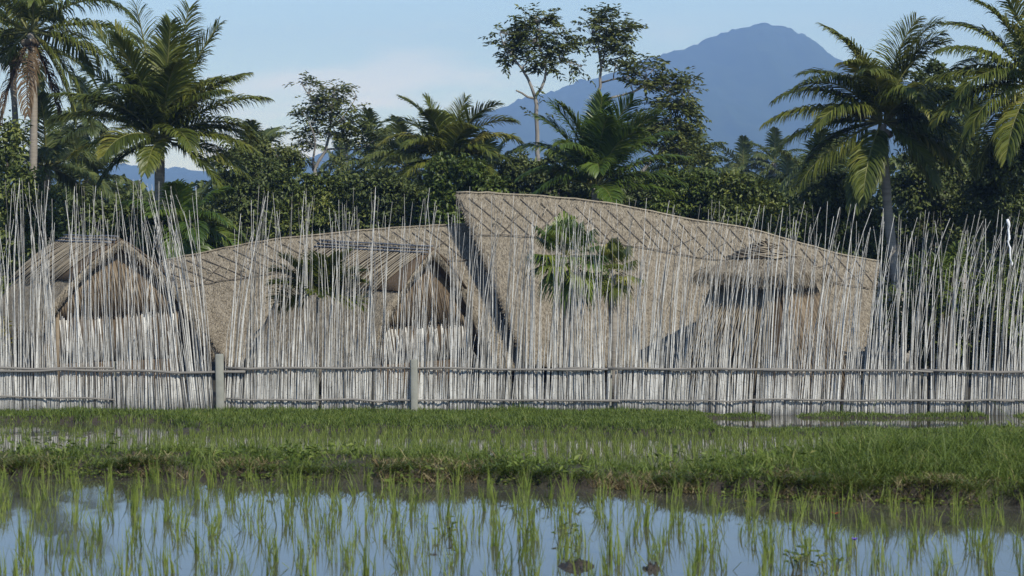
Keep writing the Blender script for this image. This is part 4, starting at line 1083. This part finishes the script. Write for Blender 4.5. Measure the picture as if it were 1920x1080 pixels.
tree('slender tree with airy rounded crown left of the middle palm', 85, [[(596, 690, 12), (596, 350, 11), (588, 320, 9), (600, 300, 8), (612, 280, 7), (620, 240, 6), (622, 200, 4), (628, 165, 2)],
     [(588, 320, 7), (590, 290, 5), (592, 262, 4), (582, 230, 3)], [(612, 280, 5), (640, 278, 4), (668, 282, 3), (700, 262, 2)], [(620, 240, 4), (650, 215, 3), (668, 180, 2)], [(620, 225, 3), (590, 190, 2), (570, 160, 2)]],
     [(640, 165, 24, 14), (572, 155, 20, 8), (615, 180, 42, 24), (590, 210, 36, 24), (640, 210, 36, 30), (575, 245, 28, 20), (628, 245, 42, 24), (675, 235, 20, 18), (712, 248, 14, 10), (655, 265, 28, 14), (690, 275, 20, 14), (585, 270, 22, 10), (640, 300, 30, 14, 0.5)], 330, leaf=(0.22, 0.085))
tree('tall forked tree with a rounded crown high above the roof ridge', 86, [[(1012, 690, 14), (1012, 360, 13), (1010, 290, 11), (1007, 240, 10), (1005, 190, 10), (1003, 180, 9)],
     [(1003, 182, 8), (995, 155, 7), (978, 128, 6), (962, 108, 5), (945, 85, 4), (938, 62, 2)], [(1003, 182, 8), (1015, 165, 7), (1025, 142, 6), (1018, 110, 5), (1008, 80, 4), (1012, 40, 2)], [(1003, 185, 6), (985, 178, 5), (968, 171, 4)],
     [(1025, 142, 4), (1035, 118, 3), (1060, 110, 3), (1090, 125, 2)], [(978, 128, 4), (990, 105, 3), (1000, 90, 2)], [(1008, 80, 3), (1035, 62, 2), (1050, 48, 2)]],
     [(1010, 35, 38, 14), (980, 55, 34, 22), (1030, 55, 36, 24), (940, 58, 18, 10), (965, 85, 34, 26), (1005, 95, 38, 30), (1040, 90, 32, 22), (1075, 118, 22, 12), (1095, 130, 12, 8), (1062, 78, 20, 14), (960, 112, 20, 10), (1020, 125, 26, 12, 0.7), (1000, 160, 10, 10, 0.4), (1018, 217, 8, 5, 0.6), (990, 218, 7, 5, 0.6)], 330, leaf=(0.24, 0.095))
tree('tall thin tree with an upright crown right of the forked tree', 88, [[(1105, 690, 13), (1105, 360, 12), (1106, 230, 9), (1112, 200, 8), (1120, 180, 8), (1125, 150, 7), (1129, 120, 6), (1124, 100, 5), (1116, 85, 4), (1110, 65, 2)],
     [(1129, 120, 5), (1135, 95, 4), (1150, 70, 3), (1165, 50, 2)], [(1127, 155, 5), (1150, 148, 4), (1180, 145, 3)], [(1129, 118, 3), (1150, 110, 3), (1180, 100, 2)], [(1150, 148, 3), (1152, 125, 2)]],
     [(1130, 30, 28, 14), (1150, 50, 40, 22), (1110, 60, 22, 26), (1150, 80, 36, 24), (1185, 55, 18, 9), (1105, 78, 18, 12), (1170, 110, 22, 14), (1155, 135, 18, 9, 0.6), (1145, 100, 28, 12)], 200, leaf=(0.24, 0.095))
tree('spreading tree with pale bare limbs reaching right over the low palm', 84, [[(1180, 690, 15), (1185, 400, 14), (1196, 350, 12), (1205, 318, 10), (1225, 298, 8), (1245, 282, 7), (1258, 270, 6), (1250, 240, 4), (1240, 205, 3)],
     [(1115, 205, 6), (1140, 188, 6), (1170, 178, 5), (1205, 165, 5), (1240, 163, 4), (1262, 178, 3)], [(1258, 272, 4), (1275, 290, 3), (1300, 292, 2)], [(1240, 205, 3), (1270, 190, 2), (1290, 175, 2)], [(1205, 165, 3), (1215, 140, 3), (1238, 118, 2)]],
     [(1205, 125, 26, 14), (1185, 145, 22, 12), (1238, 125, 14, 16), (1220, 155, 30, 14), (1255, 160, 36, 18), (1290, 160, 18, 22), (1282, 195, 24, 18), (1304, 222, 10, 14), (1245, 195, 30, 16), (1215, 225, 22, 22), (1250, 240, 40, 22), (1230, 265, 36, 18), (1280, 270, 32, 20), (1265, 300, 40, 24), (1310, 295, 22, 14), (1200, 250, 16, 18)], 520, leaf=(0.25, 0.10))

# leafy masses behind the huts, each its own tree or shrub
def bush(label, D, blobs, nleaf, leaf=(0.19, 0.09), leafmat='bush_leaf', name='leafy_tree', cat='tree', dz=1.0, trunk=True, yfoot=None):
    k = FPX / D
    cx = np.mean([b[0] for b in blobs])
    root = empty(name, (pX(cx, D), D, 0), label, cat)
    if trunk:
        mt = MB()
        for b in blobs[:5]:
            c = px(b[0], b[1], D); f = np.array([pX(cx, D) + random.uniform(-.25, .25), D + 0.3, -0.1])
            m = (c + f) / 2 + rng.normal(0, 0.15, 3)
            tube(mt, [f, m, c], [0.11, 0.08, 0.03], 6)
        mt.build('trunk', M['bark_dark'], root, smooth=True)
    mc = MB()
    wts = np.array([b[2] * b[3] for b in blobs], float); wts /= wts.sum()
    for b, w_ in zip(blobs, wts):
        N = int(nleaf * w_ * 1.4)
        d = rnd_dirs(N)
        ncl = max(4, N // 45); cl = rnd_dirs(ncl)[rng.integers(0, ncl, N)]
        d = np.where((rng.random(N) < 0.72)[:, None], cl + rng.normal(0, 0.16, (N, 3)), d); d /= np.linalg.norm(d, axis=1, keepdims=True)
        # clumps: leaves gather on lumps of the outline
        lump = 0.80 + 0.7 * (fbm(np.arctan2(d[:, 1], d[:, 0]) * 2.2 + b[0], d[:, 2] * 3.5 + b[1] * 0.1) - 0.45) * 2
        r = lump * rng.uniform(0.35, 1.0, N) ** 0.45
        c = px(b[0], b[1], D) + np.array([0, random.uniform(-0.4, 0.4) * dz, 0])
        rad = np.array([b[2] / k, min(b[2], b[3]) / k * dz, b[3] / k])
        P = c + d * r[:, None] * rad
        P = P[P[:, 2] > 0.05]; N = len(P); d = (P - c) / rad; d /= np.linalg.norm(d, axis=1, keepdims=True) + 1e-9
        ax = d * 0.7 + rnd_dirs(N) * 0.9 - np.array([0, 0, 0.35]); nr = d * 0.6 + np.array([0, 0, 0.7]) + rnd_dirs(N) * 0.5
        leaves(mc, P, ax, nr, leaf[0] * rng.uniform(0.6, 1.25, N), leaf[1] * rng.uniform(0.7, 1.2, N), tint=np.clip(rng.normal(0.45, 0.2, N), 0, 1))
    mc.build('crown', M[leafmat], root)
    return root

bush('dense leafy tree at the far left edge behind the hut', 70, [(10, 270, 40, 60), (30, 350, 70, 50), (5, 420, 60, 70), (90, 400, 60, 50), (60, 470, 80, 60)], 7000, leafmat='bush_leaf')
bush('round leafy shrub between the left hut and the large palm', 64.5, [(170, 410, 60, 40), (240, 405, 50, 45), (300, 430, 60, 50), (200, 460, 90, 50)], 6500, leafmat='bush_leaf_dark')
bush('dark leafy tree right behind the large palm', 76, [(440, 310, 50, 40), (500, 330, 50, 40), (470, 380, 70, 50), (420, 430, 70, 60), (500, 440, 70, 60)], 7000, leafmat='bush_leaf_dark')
bush('spreading tree with small dangling leaves at the right of the large palm', 80, [(470, 275, 36, 22), (520, 290, 36, 22), (548, 310, 30, 26), (500, 320, 50, 26)], 2400, leafmat='tree_leaf')
bush('olive green bushy tree above the lower roof, under the slender tree', 74, [(560, 345, 55, 30), (620, 350, 50, 30), (590, 395, 80, 40), (560, 440, 90, 50), (650, 430, 80, 50)], 8500)
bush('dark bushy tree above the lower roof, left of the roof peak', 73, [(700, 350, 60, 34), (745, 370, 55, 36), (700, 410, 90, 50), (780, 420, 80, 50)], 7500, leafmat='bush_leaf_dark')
bush('light green shrub with small leaves beside the higher roof tip', 71, [(830, 322, 36, 34), (878, 318, 40, 30), (850, 355, 60, 30), (915, 350, 44, 24), (840, 410, 60, 50)], 6000, leafmat='bush_leaf_light', leaf=(0.17, 0.09))
bush('dark round tree behind the higher roof, left of the low palm', 78, [(965, 312, 34, 28), (1000, 325, 36, 26), (950, 345, 40, 24), (1040, 310, 40, 34), (1050, 350, 60, 34)], 5200, leafmat='bush_leaf_dark')
bush('dark shrub filling the ground behind the low wide palm', 76, [(1130, 345, 70, 36), (1200, 355, 70, 36), (1160, 390, 100, 40)], 5200, leafmat='bush_leaf_dark')
bush('light leafy shrub right of the spreading tree, above the roof', 74, [(1255, 345, 44, 30), (1310, 350, 44, 32), (1280, 385, 80, 34)], 5000, leafmat='bush_leaf_light', leaf=(0.18, 0.09))
bush('bright leafy shrub above the right part of the higher roof', 72, [(1370, 355, 50, 34), (1420, 362, 46, 34), (1390, 405, 80, 36), (1460, 410, 60, 40)], 5600, leafmat='bush_leaf')
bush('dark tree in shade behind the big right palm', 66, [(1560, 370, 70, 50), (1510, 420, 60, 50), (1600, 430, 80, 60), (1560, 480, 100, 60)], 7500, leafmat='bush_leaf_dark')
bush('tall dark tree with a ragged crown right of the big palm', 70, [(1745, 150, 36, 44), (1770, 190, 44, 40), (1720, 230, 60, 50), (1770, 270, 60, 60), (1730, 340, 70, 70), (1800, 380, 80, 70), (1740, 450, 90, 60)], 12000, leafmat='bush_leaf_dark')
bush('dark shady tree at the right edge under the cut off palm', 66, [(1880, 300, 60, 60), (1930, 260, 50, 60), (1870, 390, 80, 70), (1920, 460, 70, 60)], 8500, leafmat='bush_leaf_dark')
bush('yellow green leafy shrub behind the poles near the right end', 54.5, [(1740, 505, 40, 34), (1790, 490, 44, 30), (1765, 560, 60, 50)], 1500, leafmat='bush_leaf_light', leaf=(0.22, 0.06), name='garden_shrub', cat='shrub')
bush('yellow green leafy shrub at the right edge by the plastic strip', 55, [(1900, 510, 40, 36), (1850, 545, 40, 40), (1905, 580, 50, 60)], 1400, leafmat='bush_leaf_light', leaf=(0.22, 0.06), name='garden_shrub', cat='shrub')
bush('low dark shrub behind the poles between trunk and garden shrubs', 56, [(1700, 600, 60, 60), (1760, 640, 80, 60), (1850, 640, 90, 60)], 3500, leafmat='bush_leaf_dark', name='garden_shrub', cat='shrub')
bush('small yellow leaved plant at the left edge behind the fence', 51.5, [(4, 640, 10, 26), (2, 610, 12, 16)], 90, leafmat='yellow_leaf', leaf=(0.22, 0.05), name='garden_plant', cat='plant')
bush('dark green shrub at the left edge beside the hut', 57.5, [(0, 640, 40, 60), (-10, 560, 40, 50)], 1800, leafmat='bush_leaf', name='garden_shrub', cat='shrub')

# the wood behind everything, one dark mass
mw = MB()
N = 32000
xp = rng.uniform(-330, 2250, N)
topy = 342 + 22 * (fbm(xp * 0.02, xp * 0 + 2.2) - 0.47) * 2
topy = topy + np.where(xp > 1450, -60 * sstep(1450, 1600, xp), 0)
vv = rng.random(N) ** 0.8
Dw = rng.uniform(92, 104, N)
Zt = CZ + (HOR - topy) / FPX * 98
Pw = np.stack([(xp - 960) / FPX * Dw, Dw, 0.3 + vv * (Zt - 0.3) * (0.9 + 0.2 * fbm(xp * 0.06, xp * 0))], 1)
leaves(mw, Pw, rnd_dirs(N) + np.array([0, -0.3, -0.4]), rnd_dirs(N) * 0.6 + np.array([0, -0.4, 0.7]), rng.uniform(0.3, 0.6, N), rng.uniform(0.18, 0.34, N), tint=np.clip(rng.normal(0.4, 0.2, N), 0, 1))
set_tags(mw.build('background_woods', M['bush_leaf_dark']), 'dark mass of woods closing the view behind the garden', kind='stuff')

# ------------------------------------------------------------------ grass on the banks
def in_view(X, Y, m=0.07): return np.abs(X) < Y * (0.24 + m)
def scatter(n, ylo, yhi):
    Y = rng.uniform(ylo, yhi, n); X = (rng.random(n) * 2 - 1) * (Y * 0.33)
    return X, Y
mg = MB()
X, Y = scatter(185000, 10.6, 14.7)
Hh = hgt(X, Y)
keep = (Hh > WN + 0.02) & (Y > y1(X) - 0.04) & (Y < y2(X) + 0.6)
dens = np.clip(0.55 + 1.3 * (fbm(X * 2.6, Y * 2.6) - 0.35), 0.12, 1) * sstep(-0.03, 0.07, Y - y1(X) + 0.22 * (fbm(X * 4, Y * 4) - 0.5))
keep &= rng.random(len(X)) < dens
X, Y, Hh = X[keep], Y[keep], Hh[keep]; N = len(X)
tall = 0.02 + 0.19 * fbm(X * 1.9 + 9, Y * 1.9, 5) ** 1.6
tall *= rng.uniform(0.5, 1.3, N) * (1 + 0.9 * (rng.random(N) < 0.04)) * (1 + 0.55 * sstep(1.2, 2.2, X)) * (1 - 0.3 * sstep(-1.6, -2.4, X))
edge = np.exp(-((Y - y1(X)) / 0.12) ** 2)
blades(mg, np.stack([X, Y, Hh - 0.01], 1), tall * (1 + 0.25 * edge), rng.uniform(0.003, 0.0062, N), rng.uniform(0.2, 1.7, N) + edge * 0.7, np.where(rng.random(N) < edge, -pi / 2 + rng.normal(0, 0.8, N), rng.uniform(0, 2 * pi, N)), rng.normal(0, 0.8, N), tint=np.clip(rng.normal(0.42, 0.2, N) + 0.35 * (rng.random(N) < 0.06), 0, 1))
# blades hanging over the cut face of the bank
N = 17000
X = rng.uniform(-4.6, 4.4, N); Y = y1(X) + rng.uniform(-0.03, 0.13, N); Hh = hgt(X, Y)
kp = (Hh > WN + 0.025) & (rng.random(N) < np.clip(0.2 + 2.2 * (fbm(X * 3.3 + 2, Y * 3.3) - 0.3), 0.05, 1)); X, Y, Hh = X[kp], Y[kp], Hh[kp]; N = len(X)
blades(mg, np.stack([X, Y, Hh], 1), rng.uniform(0.04, 0.10, N), rng.uniform(0.003, 0.006, N), rng.uniform(1.0, 2.6, N), -pi / 2 + rng.normal(0, 0.9, N), rng.normal(0, 0.7, N), tint=np.clip(rng.normal(0.5, 0.25, N), 0, 1))
# tufts of taller blades
for k in range(300):
    Yt = random.uniform(11.2, 14.3); Xt = random.uniform(-1, 1) * Yt * 0.32
    if not (y1(Xt) + 0.12 < Yt < y2(Xt) + 0.1): continue
    n = random.randint(6, 16); hh = random.uniform(0.09, 0.20)
    p = np.stack([Xt + rng.normal(0, 0.03, n), Yt + rng.normal(0, 0.03, n), np.full(n, float(hgt(Xt, Yt)) - 0.01)], 1)
    blades(mg, p, hh * rng.uniform(0.5, 1.1, n), rng.uniform(0.005, 0.010, n), rng.uniform(0.2, 1.3, n), rng.uniform(0, 2 * pi, n), rng.normal(0, 0.6, n), tint=np.clip(rng.normal(0.5, 0.15, n), 0, 1))
# broad leaved clumps among the grass
for k in range(90):
    Yt = random.uniform(11.6, 14.2); Xt = random.uniform(-1, 1) * Yt * 0.255
    if not (y1(Xt) + 0.05 < Yt < y2(Xt) + 0.05): continue
    n = random.randint(14, 40); r_ = random.uniform(0.06, 0.18)
    p = np.stack([Xt + rng.normal(0, r_, n), Yt + rng.normal(0, r_ * 0.6, n), np.full(n, float(hgt(Xt, Yt))) + rng.uniform(0.0, 0.09, n)], 1)
    leaves(mg, p, rnd_dirs(n) * np.array([1, 1, 0.4]) + np.array([0, 0, 0.3]), rnd_dirs(n) * 0.6 + np.array([0, -0.3, 0.8]), rng.uniform(0.03, 0.07, n), rng.uniform(0.012, 0.025, n), tint=np.clip(rng.normal(random.choice([0.2, 0.6]), 0.15, n), 0, 1))
set_tags(mg.build('bank_grass', M['grass']), 'short green grass covering the near earth bank', kind='stuff')
mg = MB()
X, Y = scatter(185000, 44.8, 50.6)
Hh = hgt(X, Y)
keep = (Hh > -0.17) & (Y > y3(X) - 0.3) & ((Y < 49.75) | (rng.random(len(X)) < 0.25)) & (pool(X, Y) < 0.45) & (rng.random(len(X)) < np.clip(0.9 + 1.2 * (fbm(X, Y) - 0.4), 0.6, 1))
X, Y, Hh = X[keep], Y[keep], Hh[keep]; N = len(X)
tall = (0.055 + 0.24 * fbm(X * 0.9 + 3, Y * 0.9) ** 1.6) * rng.uniform(0.5, 1.3, N) * np.where((X > 4.4) & (Y < 48), 0.6, np.where(X > 4.4, 0.55, 1)) * (1 + 0.7 * (rng.random(N) < 0.03))
blades(mg, np.stack([X, Y, Hh - 0.01], 1), tall, rng.uniform(0.012, 0.02, N), rng.uniform(0.1, 0.9, N), rng.uniform(0, 2 * pi, N), rng.normal(0, 0.7, N), tint=np.clip(rng.normal(0.42, 0.2, N), 0, 1))
set_tags(mg.build('verge_grass', M['grass']), 'short green grass on the far bank along the fence foot', kind='stuff')
# dead stalks and creeping weeds at the water's edge
ms = MB()
N = 10500
X = rng.uniform(-4.6, 4.4, N); Y = y1(X) + np.abs(rng.normal(0.0, 0.13, N)); Hh = np.maximum(hgt(X, Y), WN + 0.005)
kp = fbm(X * 3.1 + 5, Y * 3.1) > 0.43; X, Y, Hh = X[kp], Y[kp], Hh[kp]; N = len(X)
blades(ms, np.stack([X, Y, Hh], 1), rng.uniform(0.03, 0.10, N), rng.uniform(0.0025, 0.006, N), rng.uniform(0.8, 2.4, N), rng.uniform(0, 2 * pi, N), rng.normal(0, 0.9, N))
set_tags(ms.build('dead_grass', M['straw_dead']), "dry stalks tangled along the near bank's muddy edge", kind='stuff')
mwd = MB(); N = 8500
X = rng.uniform(-4.6, 4.4, N); Y = y1(X) + rng.normal(0.10, 0.11, N); Hh = np.maximum(hgt(X, Y), WN + 0.005) + rng.uniform(0.005, 0.03, N)
kp = fbm(X * 3.2, Y * 3.2) > 0.47; X, Y, Hh = X[kp], Y[kp], Hh[kp]; N = len(X)
leaves(mwd, np.stack([X, Y, Hh], 1), rnd_dirs(N) * np.array([1, 1, 0.3]), np.array([0, -0.3, 1.0]) + rnd_dirs(N) * 0.4, rng.uniform(0.012, 0.034, N), rng.uniform(0.008, 0.02, N))
set_tags(mwd.build('bank_weeds', M['bush_leaf_light']), 'small round leaved weeds creeping down the muddy bank', kind='stuff')

# ------------------------------------------------------------------ rice
mr = MB()
gx_, gy_ = np.meshgrid(np.arange(-14.6, 14.6, 0.22), np.arange(37, 48.9, 0.25))
X = (gx_ + rng.normal(0, 0.05, gx_.shape)).ravel(); Y = (gy_ + rng.normal(0, 0.06, gy_.shape)).ravel()
kp = in_view(X, Y) & (Y < y3(X) + 0.1) & (hgt(X, Y) < WM + 0.02) & (rng.random(len(X)) < np.clip(0.62 + 1.4 * (fbm(X * 0.35, Y * 0.35) - 0.3), 0.45, 1.0) * np.where(X < -7.3, 0.35, 1.0))
X, Y = X[kp], Y[kp]
nb = 8
Xb = np.repeat(X, nb) + rng.normal(0, 0.025, len(X) * nb); Yb = np.repeat(Y, nb) + rng.normal(0, 0.025, len(X) * nb); N = len(Xb)
hh = np.repeat(rng.uniform(0.16, 0.32, len(X)), nb) * rng.uniform(0.6, 1.1, N)
blades(mr, np.stack([Xb, Yb, np.full(N, WM - 0.03)], 1), hh, rng.uniform(0.008, 0.013, N), rng.uniform(0.05, 0.5, N), rng.uniform(0, 2 * pi, N), rng.normal(0, 0.6, N), tint=np.clip(rng.normal(0.45, 0.2, N), 0, 1))
set_tags(mr.build('middle_paddy_rice', M['rice']), 'young rice growing thickly in the middle paddy', kind='stuff')

rice_meshes = []
for k in range(14):
    m_ = MB(); n = random.randint(6, 13)
    p = np.stack([rng.normal(0, 0.014, n), rng.normal(0, 0.014, n), np.full(n, -0.06)], 1)
    hh = random.uniform(0.19, 0.27) * rng.uniform(0.55, 1.1, n)
    az = rng.uniform(0, 2 * pi, n)
    blades(m_, p, hh, rng.uniform(0.0045, 0.0078, n), rng.uniform(0.02, 0.30, n), az, rng.normal(0, 0.7, n), tint=np.clip(rng.normal(0.45, 0.22, n), 0, 1))
    if random.random() < 0.5: blades(m_, p[:2], hh[:2] * 0.9, 0.005, rng.uniform(0.8, 1.5, 2), az[:2] + 1.5, 0.3)
    rice_meshes.append(m_.mesh('rice_seedling', M['rice']))
spots = []
tries = 0
while len(spots) < 296 and tries < 40000:
    tries += 1
    Yr = random.uniform(9.2, 13.2); Xr = random.uniform(-1, 1) * Yr * 0.25
    if Yr > y1(Xr) - 0.03: continue
    dm = 0.185
    if any((Xr - a) ** 2 + ((Yr - b) * 0.9) ** 2 < dm * dm for a, b in spots): continue
    spots.append((Xr, Yr))
for k, (Xr, Yr) in enumerate(spots):
    o = bpy.data.objects.new('rice_seedling', rice_meshes[k % 14])
    COL.objects.link(o)
    o.location = (Xr, Yr, WN)
    s = random.uniform(0.8, 1.15)
    o.rotation_euler = (random.gauss(0, 0.05), random.gauss(0, 0.07), random.uniform(-0.6, 0.6) + (pi if random.random() < 0.5 else 0))
    o.scale = (s, s, s * random.uniform(0.85, 1.1))
    set_tags(o, 'young green rice seedling standing in the near flooded paddy', 'rice plant', 'rice seedlings of the near paddy')

# thin young shoots between the seedlings
mr = MB(); N = 380
Yr = rng.uniform(9.0, 13.4, N); Xr = (rng.random(N) * 2 - 1) * Yr * 0.31
kp = Yr < y1(Xr) - 0.02; Xr, Yr = Xr[kp], Yr[kp]; nb = 4
Xb = np.repeat(Xr, nb) + rng.normal(0, 0.008, len(Xr) * nb); Yb = np.repeat(Yr, nb) + rng.normal(0, 0.008, len(Xr) * nb); N = len(Xb)
blades(mr, np.stack([Xb, Yb, np.full(N, WN - 0.05)], 1), np.repeat(rng.uniform(0.14, 0.23, len(Xr)), nb) * rng.uniform(0.6, 1.1, N), rng.uniform(0.0035, 0.006, N), rng.uniform(0.02, 0.35, N), rng.uniform(0, 2 * pi, N), rng.normal(0, 0.7, N), tint=np.clip(rng.normal(0.55, 0.2, N), 0, 1))
set_tags(mr.build('near_paddy_rice', M['rice']), 'thin rice shoots scattered between the larger seedlings', kind='stuff')

# ------------------------------------------------------------------ small things in the near water
def clod(xp, yp, wpx, hpx, label):
    Yc = FPX * HN / (yp - HOR); k = FPX / Yc
    Xc = pX(xp, Yc)
    n = 40; m = 22
    a = np.linspace(0, 2 * pi, n, endpoint=False); b = np.linspace(0, 1, m)
    ag, bg = np.meshgrid(a, b)
    r = bg * (0.75 + 0.7 * (fbm(np.cos(ag) * 1.5 + xp, np.sin(ag) * 1.5 + yp) - 0.2))
    Z = WN - 0.012 + hpx / k * (1 - bg ** 2.2) * np.clip(2.6 * fbm(np.cos(ag) * bg * 4 + xp, np.sin(ag) * bg * 4, 5) - 0.55, 0.02, 2)
    V = np.stack([Xc + np.cos(ag) * r * wpx / k / 2, Yc + np.sin(ag) * r * wpx / k * 0.9, Z], -1)
    i = np.arange(m - 1)[:, None] * n; j = np.arange(n)[None, :]; j2 = (j + 1) % n
    q = np.stack([i + j, i + n + j, i + n + j2, i + j2], -1).reshape(-1, 4)
    o = MB().add(V, [q]).build('mud_clod', M['mud'], base=np.array([Xc, Yc, WN]), smooth=True)
    set_tags(o, label, 'mud')
clod(1080, 1062, 90, 14, 'widest dark mud clod breaking the near water at the bottom edge')
clod(1222, 1066, 44, 15, 'rounded dark mud clod right of the widest clod')
clod(812, 1038, 44, 6, 'thin sliver of mud floating left of the widest clod')

def float_leaf(xp, yp, ln, mat, label, name='fallen_leaf', up=0.012):
    Yc = FPX * HN / (yp - HOR); c = np.array([pX(xp, Yc), Yc, WN])
    s = np.linspace(0, 1, 7); wv = np.sin(pi * s ** 0.8) * ln * 0.22 + 0.002
    lft = np.stack([c[0] + (s - .5) * ln, c[1] - wv * 1.2, c[2] + up + 0.02 * np.abs(s - .5)], 1); rgt = lft.copy(); rgt[:, 1] = c[1] + wv * 1.2
    mid = (lft + rgt) / 2; mid[:, 2] -= 0.006
    i = np.arange(6); v = np.concatenate([lft, mid, rgt])
    q = np.concatenate([np.stack([i, i + 1, i + 8, i + 7], 1), np.stack([i + 7, i + 8, i + 15, i + 14], 1)])
    o = MB().add(v, [q]).build(name, mat, base=c)
    set_tags(o, label, 'leaf')
float_leaf(1566, 967, 0.055, M['orange'], 'orange fallen leaf floating in the near water at the right')
float_leaf(1405, 945, 0.05, M['yellow_leaf'], 'yellow fallen leaf at the muddy edge, right of centre')

# purple flower on a stalk
Yc = FPX * HN / (1058 - HOR); c = np.array([pX(1604, Yc), Yc, WN])
root = empty('purple_flower', c, 'small purple flower on a thin stalk standing in the water', 'flower')
ms = MB(); tube(ms, [c + np.array([0, 0, -0.05]), c + np.array([0.006, 0, 0.06]), c + np.array([-0.004, 0, 0.112])], [0.004, 0.0035, 0.003], 5); ms.build('stem', M['rachis'], root, smooth=True)
for k in range(6):
    a = 2 * pi * k / 6; d = np.array([[cos(a), sin(a), 0.9]])
    mp_ = MB(); leaves(mp_, (c + np.array([-0.004, 0, 0.108]))[None], d, np.array([[0, 0, 1.0]]), 0.020, 0.017); mp_.build('petal', M['purple'], root)

# low leafy water weeds
def weed(xp, yp, n, size, label):
    Yc = FPX * HN / (yp - HOR); c = np.array([pX(xp, Yc), Yc, WN])
    root = empty('water_weed', c, label, 'weed')
    ms = MB()
    for k in range(n):
        a = random.uniform(0, 2 * pi); r = random.uniform(0.2, 1) * size
        t = c + np.array([cos(a) * r, sin(a) * r, random.uniform(0.03, 0.09)])
        tube(ms, [c + np.array([cos(a) * r * .5, sin(a) * r * .5, -0.03]), (c + t) / 2 + np.array([cos(a) * r * .3, 0, 0.02]), t], 0.0025, 4, caps=False)
        ml = MB(); dirs = np.array([[cos(a + q), sin(a + q), 0.35] for q in (-1.2, 0, 1.2)]); leaves(ml, np.repeat(t[None], 3, 0), dirs, np.tile([0, -0.3, 1.0], (3, 1)), 0.026, 0.020); ml.build('leaf', M['bush_leaf_light'], root)
    ms.build('stem', M['rachis'], root)
weed(1505, 1066, 16, 0.11, 'clover-like weed in the water left of the purple flower')
weed(1560, 1074, 10, 0.10, 'clover-like weed at the bottom edge below the purple flower')
weed(1065, 1012, 7, 0.07, 'sparse little weed in the water above the widest mud clod')
weed(840, 1006, 6, 0.06, 'sparse little weed above the thin mud sliver')

# white plastic tied to a pole, wire strung behind the poles
c0 = px(1890, 412, FD - 0.03); c1 = px(1896, 500, FD - 0.03)
root = empty('plastic_strip', tuple(c1), 'white plastic strip tied to a bamboo pole near the right end', 'plastic strip')
ms = MB(); s = np.linspace(0, 1, 16)
P = c0 + (c1 - c0) * s[:, None] + np.stack([0.012 * np.sin(s * 9), 0 * s, 0 * s], 1)
P += rng.normal(0, 0.012, P.shape); tube(ms, P, 0.016 + 0.026 * np.abs(np.sin(s * 11 + 0.6)) * (1 - 0.6 * s) * rng.uniform(0.4, 1.3, 16), 7); ms.build('wrap', M['plastic'], root)
mw_ = MB(); s = np.linspace(0, 1, 20)
P = np.stack([pX(1660 + 300 * s, 50.6), 50.6 + 0 * s, pZ(553 - 8 * s + 10 * s * (1 - s), 50.6)], 1); tube(mw_, P, 0.012, 5)
set_tags(mw_.build('wire', M['wire'], base=P[0]), 'thin dark wire strung behind the poles at the right', 'wire')
